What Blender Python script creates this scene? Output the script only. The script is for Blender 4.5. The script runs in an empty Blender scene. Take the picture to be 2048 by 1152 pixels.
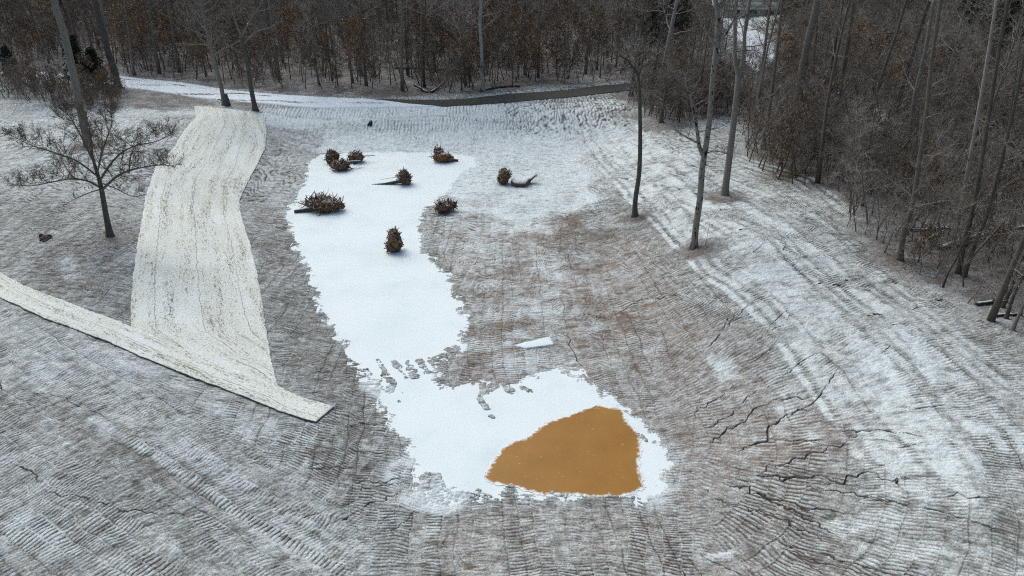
import bpy, math, random
import numpy as np
from math import radians, sin, cos, pi, tan

scene = bpy.context.scene
COL = scene.collection
# ------------------------------------------------------------------ camera
CH, PITCH, F = 22.0, radians(28.0), 1400.0
cam_d = bpy.data.cameras.new("camera")
cam = bpy.data.objects.new("camera", cam_d)
COL.objects.link(cam)
cam.location = (0, 0, CH)
cam.rotation_euler = (radians(90) - PITCH, 0, 0)
cam_d.sensor_width = 36.0
cam_d.lens = F / 2048 * 36.0
cam_d.clip_start = 0.3
cam_d.clip_end = 3000
scene.camera = cam
# ------------------------------------------------------------------ world, sun, exposure
SUN_EL, SUN_ROT = radians(48), radians(-35)
world = bpy.data.worlds.new("World")
scene.world = world
world.use_nodes = True
wn = world.node_tree
bg = wn.nodes["Background"]
sky = wn.nodes.new("ShaderNodeTexSky")
sky.sky_type = 'NISHITA'
sky.sun_disc = False
sky.sun_elevation = SUN_EL
sky.sun_rotation = SUN_ROT
sky.air_density = 1.0
sky.dust_density = 5.0
sky.ozone_density = 1.5
bg.inputs[1].default_value = 0.115
wn.links.new(sky.outputs[0], bg.inputs[0])
sun_d = bpy.data.lights.new("sun", 'SUN')
sun_d.energy = 0.80
sun_d.angle = radians(50)
sun_d.color = (1.0, 1.0, 0.90)
sun = bpy.data.objects.new("sun", sun_d)
COL.objects.link(sun)
sun.rotation_euler = (radians(90) - SUN_EL, 0, pi - SUN_ROT)
vs = scene.view_settings
vs.view_transform = 'Standard'
vs.look = 'None'
vs.gamma = 1.0
vs.exposure = 0.42
scene.cycles.use_denoising = False
scene.cycles.denoiser = 'OPENIMAGEDENOISE'
scene.cycles.denoising_input_passes = 'RGB_ALBEDO_NORMAL'
scene.cycles.filter_width = 1.15
scene.cycles.max_bounces = 6
scene.cycles.diffuse_bounces = 3
scene.cycles.transparent_max_bounces = 4

RNG = np.random.default_rng(7)
# ------------------------------------------------------------------ numeric helpers
def vnoise(x, y, seed=0):
    r = np.random.default_rng(seed + 1000).random((256, 256)).astype(np.float32)
    xi = np.floor(x); yi = np.floor(y)
    fx = (x - xi).astype(np.float32); fy = (y - yi).astype(np.float32)
    xi = xi.astype(np.int64) & 255; yi = yi.astype(np.int64) & 255
    x1 = (xi + 1) & 255; y1 = (yi + 1) & 255
    fx = fx * fx * (3 - 2 * fx); fy = fy * fy * (3 - 2 * fy)
    return (r[xi, yi] * (1 - fx) + r[x1, yi] * fx) * (1 - fy) + (r[xi, y1] * (1 - fx) + r[x1, y1] * fx) * fy

def fbm(x, y, octs=4, seed=0, gain=0.5):
    a, s, t = 1.0, 0.0, 0.0
    c, sn = cos(0.6), sin(0.6)
    for o in range(octs):
        s = s + a * vnoise(x, y, seed + o)
        t += a
        a *= gain
        x, y = (x * c - y * sn) * 2.03 + 11.3, (x * sn + y * c) * 2.03 + 5.7
    return s / t

def sm(x, a, b):
    t = np.clip((x - a) / (b - a), 0, 1)
    return t * t * (3 - 2 * t)

def ray(px, py):
    u = (px - 1024) / F; v = (576 - py) / F
    d = np.array([u, cos(PITCH) + v * sin(PITCH), -sin(PITCH) + v * cos(PITCH)])
    return d

def flat(px, py, z=0.0):
    d = ray(px, py)
    t = (z - CH) / d[2]
    return d[0] * t, d[1] * t

def seg_dist(X, Y, pts, closed=False):
    pts = np.asarray(pts, float)
    n = len(pts)
    best = np.full(X.shape, 1e9)
    for i in range(n if closed else n - 1):
        a = pts[i]; b = pts[(i + 1) % n]
        d = b - a
        L = d @ d + 1e-12
        t = np.clip(((X - a[0]) * d[0] + (Y - a[1]) * d[1]) / L, 0, 1)
        dd = (X - a[0] - t * d[0]) ** 2 + (Y - a[1] - t * d[1]) ** 2
        best = np.minimum(best, dd)
    return np.sqrt(best)

def inside(X, Y, pts):
    c = np.zeros(X.shape, bool)
    n = len(pts)
    j = n - 1
    for i in range(n):
        xi, yi = pts[i][0], pts[i][1]; xj, yj = pts[j][0], pts[j][1]
        if yi != yj:
            m = ((yi > Y) != (yj > Y)) & (X < (xj - xi) * (Y - yi) / (yj - yi) + xi)
            c ^= m
        j = i
    return c

def sdf(X, Y, pts):
    d = seg_dist(X, Y, pts, True)
    return np.where(inside(X, Y, pts), -d, d)

# ------------------------------------------------------------------ coarse rasters
GX0, GX1, GY0, GY1, GS = -130.0, 130.0, -6.0, 300.0, 0.4
gx = np.arange(GX0, GX1, GS); gy = np.arange(GY0, GY1, GS)
GXX, GYY = np.meshgrid(gx, gy, indexing='ij')
def look(R, x, y):
    fx = np.clip((np.asarray(x) - GX0) / GS, 0, len(gx) - 1.001); fy = np.clip((np.asarray(y) - GY0) / GS, 0, len(gy) - 1.001)
    i = fx.astype(int); j = fy.astype(int); a = fx - i; b = fy - j
    return (R[i, j] * (1 - a) + R[i + 1, j] * a) * (1 - b) + (R[i, j + 1] * (1 - a) + R[i + 1, j + 1] * a) * b

POND = [(622,322),(650,306),(760,305),(860,304),(945,314),(950,330),(925,345),(905,372),(872,395),(842,425),(836,470),(850,505),(888,548),(905,590),(930,640),(925,690),(880,716),(862,745),(880,768),(905,778),(940,765),(975,758),(1000,770),(1040,768),(1075,752),(1100,745),(1150,742),
        (1165,758),(1210,790),(1262,828),(1300,858),(1322,900),(1335,950),(1320,985),(1290,1000),(1240,996),(1150,992),(1060,990),(1010,980),(960,1000),(880,1003),(845,965),(822,925),(822,885),(780,850),(758,800),(735,760),(712,730),(690,695),(655,640),(625,570),(608,515),(585,475),(572,430),(590,400),(612,370)]
BASIN = [(600,318),(640,300),(1000,300),(1110,315),(1125,400),(1145,500),(1165,620),(1200,730),(1300,830),(1345,900),(1352,970),(1310,1004),(1150,1004),(1000,1004),(880,1015),(820,950),(780,870),(720,770),(640,630),(560,430)]
pondw = [flat(*p) for p in POND]
basinw = [flat(*p) for p in BASIN]
DS = sdf(GXX, GYY, pondw)
DB = sdf(GXX, GYY, basinw)

def hm(x, y):
    """large-scale ground height"""
    x = np.asarray(x, float); y = np.asarray(y, float)
    ds = look(DS, x, y); db = look(DB, x, y)
    h = np.clip(ds * 0.085, -0.5, 0.22)
    h = h + 2.6 * sm(db, 0, 13) + 0.9 * sm(x, 14, 60) * sm(db, 0, 20)
    h = h + (vnoise(x / 9 + 3, y / 9, 5) - 0.5) * 0.5 * sm(db, 2, 12) + (vnoise(x / 30, y / 30, 6) - 0.5) * 1.2 * sm(db, 10, 40)
    h = h + 0.5 * sm(y, 100, 125) + 0.012 * np.maximum(0, y - 125) + 0.10 * np.maximum(0, y - 240)
    return h

def hit(px, py):
    d = ray(px, py)
    t = 10.0
    for _ in range(4000):
        x, y, z = d * t + np.array([0, 0, CH])
        g = float(hm(x, y))
        if z <= g: break
        t += max(0.02, (z - g) * 0.8)
    return np.array([x, y, g])

def W(pts):
    return [tuple(hit(px, py)[:2]) for px, py in pts]

def onplane(base, px, py):
    """point on the upright plane through the base, facing the camera"""
    d = ray(px, py)
    t = base[1] / d[1]
    return np.array([d[0] * t, base[1], CH + d[2] * t])

COV = np.full(GXX.shape, 0.52)
LIT = np.zeros(GXX.shape)
TAN = np.zeros(GXX.shape)
BMP = np.zeros(GXX.shape)
def paint(R, pts, val, width=None, feather=1.0, amt=1.0, wob=1.0):
    w = W(pts)
    xs = [p[0] for p in w]; ys = [p[1] for p in w]
    pad = (width or 0) + feather * 2 + 4
    i0 = max(0, int((min(xs) - pad - GX0) / GS)); i1 = min(len(gx), int((max(xs) + pad - GX0) / GS) + 1)
    j0 = max(0, int((min(ys) - pad - GY0) / GS)); j1 = min(len(gy), int((max(ys) + pad - GY0) / GS) + 1)
    if i1 <= i0 or j1 <= j0: return
    X = GXX[i0:i1, j0:j1]; Y = GYY[i0:i1, j0:j1]
    Xw = X + (vnoise(X / 2.2, Y / 2.2, 31) - .5) * 2 * wob; Yw = Y + (vnoise(X / 2.2, Y / 2.2, 32) - .5) * 2 * wob
    d = sdf(Xw, Yw, w) if width is None else seg_dist(Xw, Yw, w) - width / 2
    m = (1 - sm(d, -feather, feather)) * amt
    R[i0:i1, j0:j1] = R[i0:i1, j0:j1] * (1 - m) + val * m

# --- snow cover, region by region (what the plough of wind and tracks left)
paint(COV, [(0,170),(400,190),(400,215),(340,300),(280,390),(0,470)], .66, feather=3)
paint(COV, [(0,400),(270,400),(262,560),(250,645),(0,545)], .50, feather=2)
paint(COV, [(0,430),(120,430),(260,560),(240,640),(0,530)], .40, feather=2)
paint(COV, [(0,610),(330,745),(560,845),(640,960),(400,880),(0,760)], .66, feather=2)
paint(COV, [(0,850),(120,860),(460,1000),(560,1152),(0,1152)], .50, feather=2)
paint(COV, [(110,790),(260,830),(420,900),(330,960),(200,900)], .36, feather=1)
paint(COV, [(640,850),(820,900),(850,1010),(700,1060),(620,950)], .44, feather=1)
paint(COV, [(480,380),(560,380),(600,480),(690,700),(820,930),(700,900),(560,760),(500,500)], .42, feather=1)
paint(COV, [(540,250),(640,240),(640,305),(600,360),(565,430),(500,400)], .60, feather=1.5)
paint(COV, [(640,235),(1150,232),(1180,300),(960,330),(640,303)], .92, feather=1)
paint(COV, [(640,240),(900,240),(760,262),(640,262)], .72, feather=1)
paint(COV, [(930,300),(1180,300),(1200,400),(1120,440),(960,440),(880,430),(900,380)], .92, feather=1.5)
paint(COV, [(850,430),(1000,440),(1140,440),(1160,640),(1180,760),(880,770),(935,650),(900,560),(845,480)], .50, feather=.8)
paint(COV, [(860,440),(1050,440),(1060,480),(900,520)], .70, feather=1)
paint(COV, [(900,500),(1000,540),(1020,640),(960,660),(930,580)], .62, feather=1)
paint(COV, [(1060,450),(1140,460),(1150,560),(1090,580)], .64, feather=1)
paint(COV, [(1400,670),(1450,690),(1490,760),(1430,760)], .72, feather=.7)
paint(COV, [(1540,800),(1600,860),(1640,930),(1600,930),(1560,870)], .66, feather=.6)
paint(COV, [(1000,720),(1110,705),(1130,740),(1000,760)], .66, feather=.7)
paint(COV, [(1160,640),(1220,680),(1240,730),(1180,720)], .62, feather=.6)
paint(COV, [(1150,440),(1300,480),(1420,600),(1600,800),(1700,960),(1400,930),(1260,800),(1160,600)], .42, feather=1.5)
paint(COV, [(1345,860),(1560,880),(1700,940),(1650,1060),(1450,1050),(1345,980)], .40, feather=1)
paint(COV, [(850,1005),(1340,1005),(1450,1152),(850,1152)], .44, feather=1)
paint(COV, [(1450,1040),(1800,1020),(2048,980),(2048,1152),(1450,1152)], .44, feather=1)
paint(COV, [(1740,560),(2048,700),(2048,980),(1900,950),(1800,760)], .48, feather=2)
paint(COV, [(1180,215),(1300,290),(1500,330),(1700,480),(1800,620),(1700,640),(1480,520),(1290,400),(1190,300)], .54, feather=2)
# snowy wheel lanes
snowy = [([(1180,235),(1230,320),(1320,400),(1450,520),(1600,640),(1700,760),(1800,880),(1880,960)], .86, 2.4),
         ([(1210,235),(1300,320),(1420,400),(1560,480),(1700,600),(1850,740),(1960,900)], .80, 2.8),
         ([(1330,300),(1480,380),(1620,440),(1740,560),(1900,680),(2048,800)], .74, 1.6),
         ([(1250,290),(1450,330),(1560,370),(1640,440)], .72, 4.0),
         ([(1480,490),(1640,640),(1740,720)], .84, 2.5),
         ([(530,232),(700,224),(900,222),(1150,220),(1220,205)], .97, 3.2),
         ([(250,222),(400,226),(540,226)], .80, 2.0),
         ([(0,290),(120,262),(240,240)], .80, 1.5),
         ([(1480,900),(1600,820),(1560,740)], .62, 1.2),
         ([(1560,820),(1620,880)], .74, .8), ([(1420,690),(1460,740)], .80, 1.2),
         ([(40,700),(200,790),(360,890),(520,1000),(700,1120)], .74, 1.4),
         ([(200,700),(420,800),(600,880)], .70, 1.4), ([(540,900),(640,1010),(740,1110)], .72, .7),
         ([(20,1060),(140,1100)], .70, 1.2), ([(220,1010),(330,1090)], .66, .9),
         ([(1400,1120),(1460,1110)], .85, .4), ([(1680,1060),(1780,1030)], .70, .9), ([(1700,1120),(1850,1090)], .62, .9),
         ([(1860,820),(1920,960),(1940,1000)], .78, .8), ([(100,470),(130,520),(150,560)], .66, .8),
         ([(880,1010),(870,1060),(840,1130)], .60, .5), ([(1020,690),(960,700)], .8, 0.5), ([(1030,672),(1060,672)], .8, 1.2),
         ([(1000,730),(1090,715)], .66, 1.0), ([(960,745),(985,738)], .7, .8), ([(1110,640),(1150,700),(1160,740)], .6, .8),
         ([(910,520),(1010,560),(1030,620)], .62, 2.5), ([(1080,480),(1120,560)], .62, 2.0), ([(820,950),(850,990),(890,1002)], .97, 2.2),
         ([(1345,900),(1340,960),(1310,1000)], .80, 1.0), ([(745,770),(780,790)], .9, 1.0), ([(1160,440),(1200,540),(1290,640)], .34, 1.6),
         ([(1150,520),(1150,640),(1230,760),(1320,850)], .32, 1.2)]
snowy += [([(918,345),(900,372),(870,396)], .98, 1.2), ([(945,315),(950,332),(925,347)], .98, 2.0), ([(1190,250),(1260,340),(1360,450),(1500,570)], .84, .7), ([(1230,250),(1330,350),(1480,460),(1640,600),(1790,760),(1900,940)], .88, .7),
         ([(1260,240),(1370,340),(1520,430),(1660,520),(1820,680),(1960,860)], .86, .6), ([(1350,430),(1500,520),(1650,610),(1800,760)], .80, .5), ([(1400,400),(1560,460),(1700,560),(1860,700),(2048,880)], .80, .6), ([(1560,640),(1700,780),(1800,910),(1850,1000)], .80, .7),
         ([(1620,640),(1760,780),(1880,920)], .84, .6), ([(1300,300),(1420,340),(1560,400)], .80, .5), ([(80,640),(260,730),(430,820),(560,930)], .78, .5), ([(60,745),(240,820),(420,930),(560,1040)], .74, .5), ([(0,250),(150,235),(300,225)], .8, 1.0), ([(0,340),(180,300),(330,280)], .74, .8)]
MAIN = [0, 1, 2, 3, 8, 9, 14, 15, 16]
LANES = []
def offset_path(w, o):
    w = np.array(w); d = np.gradient(w, axis=0); d /= np.linalg.norm(d, axis=1)[:, None] + 1e-9
    return w + np.stack([-d[:, 1], d[:, 0]], -1) * o
for k_, (p, v, w) in enumerate(snowy):
    wp = np.array(W(p))
    if len(p) > 3 and w > 1.3:
        paint(COV, p, min(v, .60), width=w * 1.3, feather=w * .6, amt=.6)
        for o in np.arange(-w * .75, w * .76, .72):
            LANES.append((offset_path(wp, o + .12 * math.sin(k_ * 7 + o * 9)), min(.95, v), .34 + .12 * math.sin(k_ * 3 + o * 5)))
    else:
        LANES.append((wp, v, w))

paint(COV, [(530,231),(700,224),(900,221),(1150,218),(1225,205)], 1.05, width=3.4, feather=.7, wob=.4)
paint(COV, [(1170,215),(1260,225),(1330,300),(1240,330),(1190,270)], .80, feather=1.5)
# forest floor and leaf litter
FARW = [(-250,120),(0,134),(110,142),(250,150),(400,168),(540,184),(700,192),(830,194),(960,187),(1100,175),(1290,158),(1420,140),(1420,-40),(-250,-40)]
RIGHTW = [(1290,175),(1240,200),(1290,235),(1350,250),(1490,232),(1480,300),(1520,350),(1620,380),(1690,410),(1690,460),(1740,500),(1790,555),(1900,590),(1960,630),(2048,690),(2300,900),(2700,1000),(2700,100),(2048,-60),(1550,-60),(1550,120),(1400,165)]
CLEAR = [(1424,8),(1436,40),(1458,66),(1478,72),(1492,48),(1534,40),(1536,16)]
paint(LIT, FARW, 1.0, feather=1); paint(COV, FARW, .24, feather=1.5)
paint(LIT, RIGHTW, 1.0, feather=1.5); paint(COV, RIGHTW, .22, feather=2)
paint(COV, [(1320,245),(1490,232),(1490,300),(1400,320),(1320,270)], .55, feather=2); paint(LIT, [(1320,250),(1490,240),(1490,300),(1400,320),(1320,270)], .3, feather=2)
paint(COV, [(1620,640-90),(1900,600),(2048,690),(2048,760),(1800,620)], .50, feather=2)
paint(COV, CLEAR, .95, feather=1, wob=.3); paint(LIT, CLEAR, 0, feather=1, wob=.3)
paint(COV, [(1700,220),(1760,215),(1750,270),(1690,275)], .50, feather=1)
paint(LIT, [(40,165),(250,170),(450,205),(330,225),(230,215),(100,215),(0,185)], .9, feather=1); paint(COV, [(40,165),(250,170),(450,205),(330,225),(230,215),(100,215),(0,185)], .3, feather=1)
for c, r in (((225,478),1.5), ((175,292),2.4), ((1272,432),1.6), ((1400,498),2.2), ((1450,392),2.4), ((1325,247),2.6), ((1262,190),2.6), ((480,208),2.2), ((92,476),.8)):
    paint(LIT, [c, (c[0] + 14, c[1] + 3)], .8, width=r, feather=r * .5, wob=.5); paint(COV, [c, (c[0] + 14, c[1] + 3)], .14, width=r * 1.1, feather=r * .6, wob=.5)
paint(COV, [(1210,410),(1330,440),(1460,520),(1400,540),(1290,480)], .40, feather=1.5)
paint(COV, [(1220,215),(1300,225),(1330,265),(1260,260)], .35, feather=1); paint(LIT, [(1220,215),(1300,225),(1330,265),(1260,260)], .5, feather=1)
# warm bare clay
paint(TAN, [(880,440),(1150,440),(1180,560),(1220,720),(1330,850),(1300,870),(1160,770),(900,780),(940,650),(890,540)], .92, feather=1.5)
paint(TAN, [(1150,450),(1280,480),(1450,640),(1640,840),(1600,980),(1345,1000),(1300,860),(1180,640)], .80, feather=3)
paint(TAN, [(1160,745),(1230,800),(1300,860)], 1.0, width=.8, feather=.6)
paint(TAN, [(1170,560),(1250,640),(1300,740)], .9, width=1.5, feather=1.2)
paint(TAN, [(850,1010),(1450,1010),(1700,1152),(850,1152)], .3, feather=1)
# shallow mud bars poking through the ice
BARS = [([(757,723),(766,740),(774,754)], .22), ([(772,752),(780,762),(784,774),(778,784)], .42), ([(789,730),(797,738)], .38), ([(799,744),(808,752)], .10), ([(822,738),(826,750),(829,755)], .50), ([(815,727),(820,736)], .16),
        ([(838,723),(848,737),(856,746)], .30), ([(737,740),(744,749)], .07), ([(810,757),(814,760)], .14), ([(750,758),(762,774)], .10), ([(762,760),(748,775),(775,782)], .08), ([(965,770),(963,790),(958,800)], .22), ([(958,802),(968,814),(974,824)], .28), ([(980,838),(986,841)], .20),
        ([(1010,770),(1020,784)], .45), ([(985,775),(975,785)], .5), ([(1045,776),(1060,784)], .3), ([(870,722),(892,712),(905,700)], .8), ([(880,718),(872,730)], .4), ([(800,787),(803,789)], .06), ([(796,805),(799,807)], .06), ([(1018,985),(1021,972)], .25), ([(955,990),(970,998)], .5), ([(1100,985),(1130,990)], .15),
        ([(1262,862),(1272,868)], .08), ([(1278,872),(1292,884)], .10), ([(862,960),(880,1000)], .9), ([(905,985),(940,1000)], .6)]
BARS = [(np.array(W(p)), w) for p, w in BARS]

# ------------------------------------------------------------------ dozer cleat bands
def h2(a, b, seed):
    v = np.sin(a * 127.1 + b * 311.7 + seed * 74.7) * 43758.5453
    return v - np.floor(v)

def grain(x, y, th, seed):
    s_ = x * cos(th) + y * sin(th); t_ = -x * sin(th) + y * cos(th)
    lon = fbm(s_ / 5.0, t_ / .30, 3, seed, .6) - .5
    dash = fbm(s_ / .17, t_ / .55, 2, seed + 5, .6) - .5
    return lon, dash

def family(x, y, th, w, sp, seed, bend=0.0):
    s = x * cos(th) + y * sin(th); t = -x * sin(th) + y * cos(th)
    t = t + 1.4 * (vnoise(s / 11 + seed, t / 18, seed) - .5) + bend * s * s
    t = t + .32 * (fbm(s / 1.6, t / 1.1, 2, seed + 31) - .5) + .10 * (vnoise(x / .3, y / .3, seed + 33) - .5)
    b = np.floor(t / w); ft = t / w - b
    k = np.floor((s + h2(b, 0, seed) * 40) / 6.0)
    st = h2(b, k, seed + 1)
    spb = sp * (0.88 + .3 * h2(b, 1, seed + 2))
    skew = (h2(b, 2, seed + 3) - .5) * .5
    ph = (s + 7.3 * h2(b, 3, seed) + skew * ft * w + .16 * (vnoise(x / .9, y / .9, seed + 4) - .5) * 2) / spb
    f = ph - np.floor(ph)
    ln = np.exp(-((f - .5) / .17) ** 2)
    ln = ln * (.4 + .6 * sm(vnoise(x / .5, y / .5, seed + 6) + .3 * st, .2, .5))
    edge = np.exp(-((ft - .04) / .06) ** 2) * h2(b, k, seed + 9)
    gp = .14 * (h2(b, 5, seed + 35) > .45) * vnoise(x / 1.5, y / 1.5, seed + 36)
    core = sm(ft, gp - .05, gp + .05) * (1 - sm(ft, .97 - gp, 1.05 - gp))
    return ln * core * (.38 + .62 * sm(st, .1, .7)), edge, st

PCX, PCY = flat(1180, 860)
def polar_family(x, y, w, sp, seed):
    r = np.hypot(x - PCX, y - PCY) + 1.0 * (vnoise(x / 7, y / 7, seed) - .5) + .35 * (fbm(x / 1.5, y / 1.5, 2, seed + 31) - .5); th = np.arctan2(y - PCY, x - PCX)
    b = np.floor(r / w); ft = r / w - b; sa = th * (b + .5) * w
    k = np.floor((sa + h2(b, 0, seed) * 40) / 5.0); st = h2(b, k, seed + 1)
    ph = (sa + (h2(b, 2, seed + 3) - .5) * .5 * ft * w + .12 * (vnoise(x / .9, y / .9, seed + 4) - .5) * 2) / (sp * (.88 + .3 * h2(b, 1, seed + 2)))
    f = ph - np.floor(ph); ln = np.exp(-((f - .5) / .17) ** 2) * (.25 + .75 * sm(vnoise(x / .4, y / .4, seed + 6) + .3 * st, .25, .55))
    edge = np.exp(-((ft - .04) / .06) ** 2) * h2(b, k, seed + 9)
    lon = fbm(sa / 5.0, r / .30, 3, seed + 20, .6) - .5; dash = fbm(th * 11 / .17, r / .55, 2, seed + 25, .6) - .5
    return ln * sm(ft, -.04, .05) * (1 - sm(ft, .93, 1.02)) * (.38 + .62 * sm(st, .1, .7)), edge, st, lon, dash

CRACKS = [([(1400,890),(1440,880),(1460,860),(1520,815),(1560,800),(1640,790)], .10), ([(1470,905),(1530,880),(1535,850),(1580,825),(1640,815)], .13), ([(1385,840),(1400,820),(1440,795),(1480,765)], .08),
          ([(1400,862),(1425,850),(1450,835),(1490,810),(1500,790)], .06), ([(1480,950),(1550,955),(1640,950),(1680,962),(1700,945),(1750,948),(1800,975)], .13), ([(1440,962),(1520,985),(1560,1005),(1600,1015),(1650,1020),(1720,1030)], .14),
          ([(1500,985),(1540,1005),(1590,1020),(1640,1055),(1690,1080)], .12), ([(1385,1010),(1420,1020),(1480,1040),(1530,1060),(1590,1090)], .09), ([(1400,975),(1430,995),(1500,1020),(1560,1035),(1640,1080),(1700,1110)], .09),
          ([(1600,965),(1680,990),(1760,1000),(1800,1020)], .10), ([(1700,850),(1716,870),(1690,885),(1640,905),(1590,915),(1540,935),(1500,948)], .07), ([(1860,990),(1920,988),(1960,995),(2048,1020)], .05),
          ([(1160,625),(1220,640),(1280,600),(1350,590),(1400,580)], .06), ([(1110,650),(1150,700),(1190,790),(1260,850)], .05), ([(0,905),(60,950),(95,980),(140,988),(200,1005),(260,1020),(300,1022),(350,1028),(440,1026)], .07),
          ([(0,770),(100,790),(200,830),(290,880),(370,930)], .05), ([(380,915),(450,922),(510,925),(560,942),(610,955)], .05), ([(560,940),(650,935),(690,933),(740,940)], .05), ([(750,1085),(790,1060),(830,1030),(860,1000)], .06),
          ([(700,1095),(760,1045),(820,1000)], .07), ([(640,1060),(740,1010),(810,975)], .05), ([(700,990),(760,975),(820,960)], .09), ([(690,960),(740,965),(820,955)], .09), ([(820,1060),(840,1030),(845,1020)], .05),
          ([(920,1152),(930,1090),(945,1040),(965,1000)], .04), ([(1000,1152),(1005,1080),(1010,1010)], .03), ([(1050,1152),(1048,1020)], .03), ([(880,1130),(900,1070),(930,1020)], .04),           ([(120,470+90),(200,585),(262,590)], .05), ([(600,745),(680,742),(740,738)], .05), ([(620,655),(640,640),(690,648)], .04), ([(550,680-20),(640,664)], .03),
          ([(535,268),(570,285),(625,315)], .10), ([(555,262),(600,285),(640,312)], .07), ([(575,255),(620,280),(655,308)], .05), ([(600,250),(640,280),(668,306)], .05), ([(540,285),(580,305),(615,318)], .06), ([(660,262),(690,300)], .05), ([(530,300),(590,315)], .05),
          ([(740,255),(740,300)], .05), ([(830,250),(828,300)], .04), ([(945,240),(950,300)], .04), ([(1040,235),(1045,310)], .04), ([(1130,370),(1180,360),(1230,330)], .05), ([(1090,345),(1150,330),(1220,310)], .04), ([(1170,380),(1210,355)], .04),
          ([(900,535-10),(960,525),(1010,515),(1060,505)], .05), ([(930,665),(1000,650)], .03), ([(1010,470),(1060,462),(1100,455)], .04), ([(700,810),(770,806),(820,815)], .05), ([(650,850),(720,846),(800,850)], .05), ([(620,910),(700,902),(800,905)], .05)]
CRK_S = []
rr = random.Random(5)
for pts, w in CRACKS:
    wp = W(pts)
    out = []
    w *= .75
    if max(p[0] for p in pts) < 700 or min(p[1] for p in pts) > 990: w *= .45
    for a, b in zip(wp[:-1], wp[1:]):
        L = math.dist(a, b); n = max(1, int(L / .28))
        nx, ny = (b[1] - a[1]) / (L + 1e-9), -(b[0] - a[0]) / (L + 1e-9)
        for i in range(n):
            t = i / n; j = rr.gauss(0, .09)
            out.append((a[0] + (b[0] - a[0]) * t + nx * j, a[1] + (b[1] - a[1]) * t + ny * j))
    out.append(wp[-1])
    CRK_S.append((np.array(out), w, 1.0))
# shorter radial cracks round the bank
for k in range(16):
    bi = rr.randrange(len(basinw)); a = np.array(basinw[bi]); b = np.array(basinw[(bi + 1) % len(basinw)])
    p = a + (b - a) * rr.random(); d = (b - a) / (np.linalg.norm(b - a) + 1e-9); nrm = np.array([-d[1], d[0]])
    if p[1] > 70: continue
    if float(look(DB, *(p + nrm))) < 0: nrm = -nrm
    q = p + nrm * rr.uniform(.8, 4); ang = rr.uniform(-.3, .3)
    nrm = np.array([nrm[0] * cos(ang) - nrm[1] * sin(ang), nrm[0] * sin(ang) + nrm[1] * cos(ang)])
    out = [q]
    for i in range(rr.randint(5, 20)):
        q = q + nrm * .25 + np.array([rr.gauss(0, .03), rr.gauss(0, .03)]); out.append(q)
    CRK_S.append((np.array(out), rr.uniform(.015, .03), .35))

for k in range(46):
    a_ = rr.uniform(-75, 42) * pi / 180; r_ = rr.uniform(6.5, 13); q = np.array([PCX + r_ * cos(a_), PCY + r_ * sin(a_)]); out = [q]; a_ += rr.uniform(-.15, .15)
    for i in range(rr.randint(6, 22)):
        a_ += rr.gauss(0, .12); q = q + np.array([cos(a_), sin(a_)]) * .22; out.append(q)
    CRK_S.append((np.array(out), rr.uniform(.025, .06), .7))
# ------------------------------------------------------------------ mesh helpers
def new_obj(name, verts, faces, mat=None, parent=None, smooth=False, attrs=None, uv=None):
    """faces: list of (n,k) int arrays"""
    me = bpy.data.meshes.new(name)
    verts = np.asarray(verts, np.float32)
    if not isinstance(faces, (list, tuple)): faces = [faces]
    faces = [np.asarray(f, np.int32) for f in faces if len(f)]
    nl = sum(f.size for f in faces); nf = sum(len(f) for f in faces)
    me.vertices.add(len(verts)); me.vertices.foreach_set("co", verts.ravel())
    me.loops.add(nl); me.polygons.add(nf)
    li = np.concatenate([f.ravel() for f in faces])
    tot = np.concatenate([np.full(len(f), f.shape[1], np.int32) for f in faces])
    st = np.concatenate([[0], np.cumsum(tot)[:-1]]).astype(np.int32)
    me.loops.foreach_set("vertex_index", li)
    me.polygons.foreach_set("loop_start", st)
    me.update(calc_edges=True)
    if smooth: me.polygons.foreach_set("use_smooth", np.ones(nf, bool))
    if attrs:
        for k, v in attrs.items():
            a = me.attributes.new(k, 'FLOAT', 'POINT'); a.data.foreach_set("value", np.asarray(v, np.float32))
    if uv is not None:
        l = me.uv_layers.new(name="uv"); l.data.foreach_set("uv", np.asarray(uv, np.float32)[li].ravel())
    me.validate()
    o = bpy.data.objects.new(name, me); COL.objects.link(o)
    if mat: me.materials.append(mat)
    if parent: o.parent = parent
    return o

def tag(o, label=None, cat=None, group=None, kind=None):
    if label: o["label"] = label
    if cat: o["category"] = cat
    if group: o["group"] = group
    if kind: o["kind"] = kind
    return o

def empty(name, loc, rz=0.0):
    o = bpy.data.objects.new(name, None); COL.objects.link(o)
    o.location = loc; o.rotation_euler = (0, 0, rz); o.empty_display_size = .3
    return o

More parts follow.
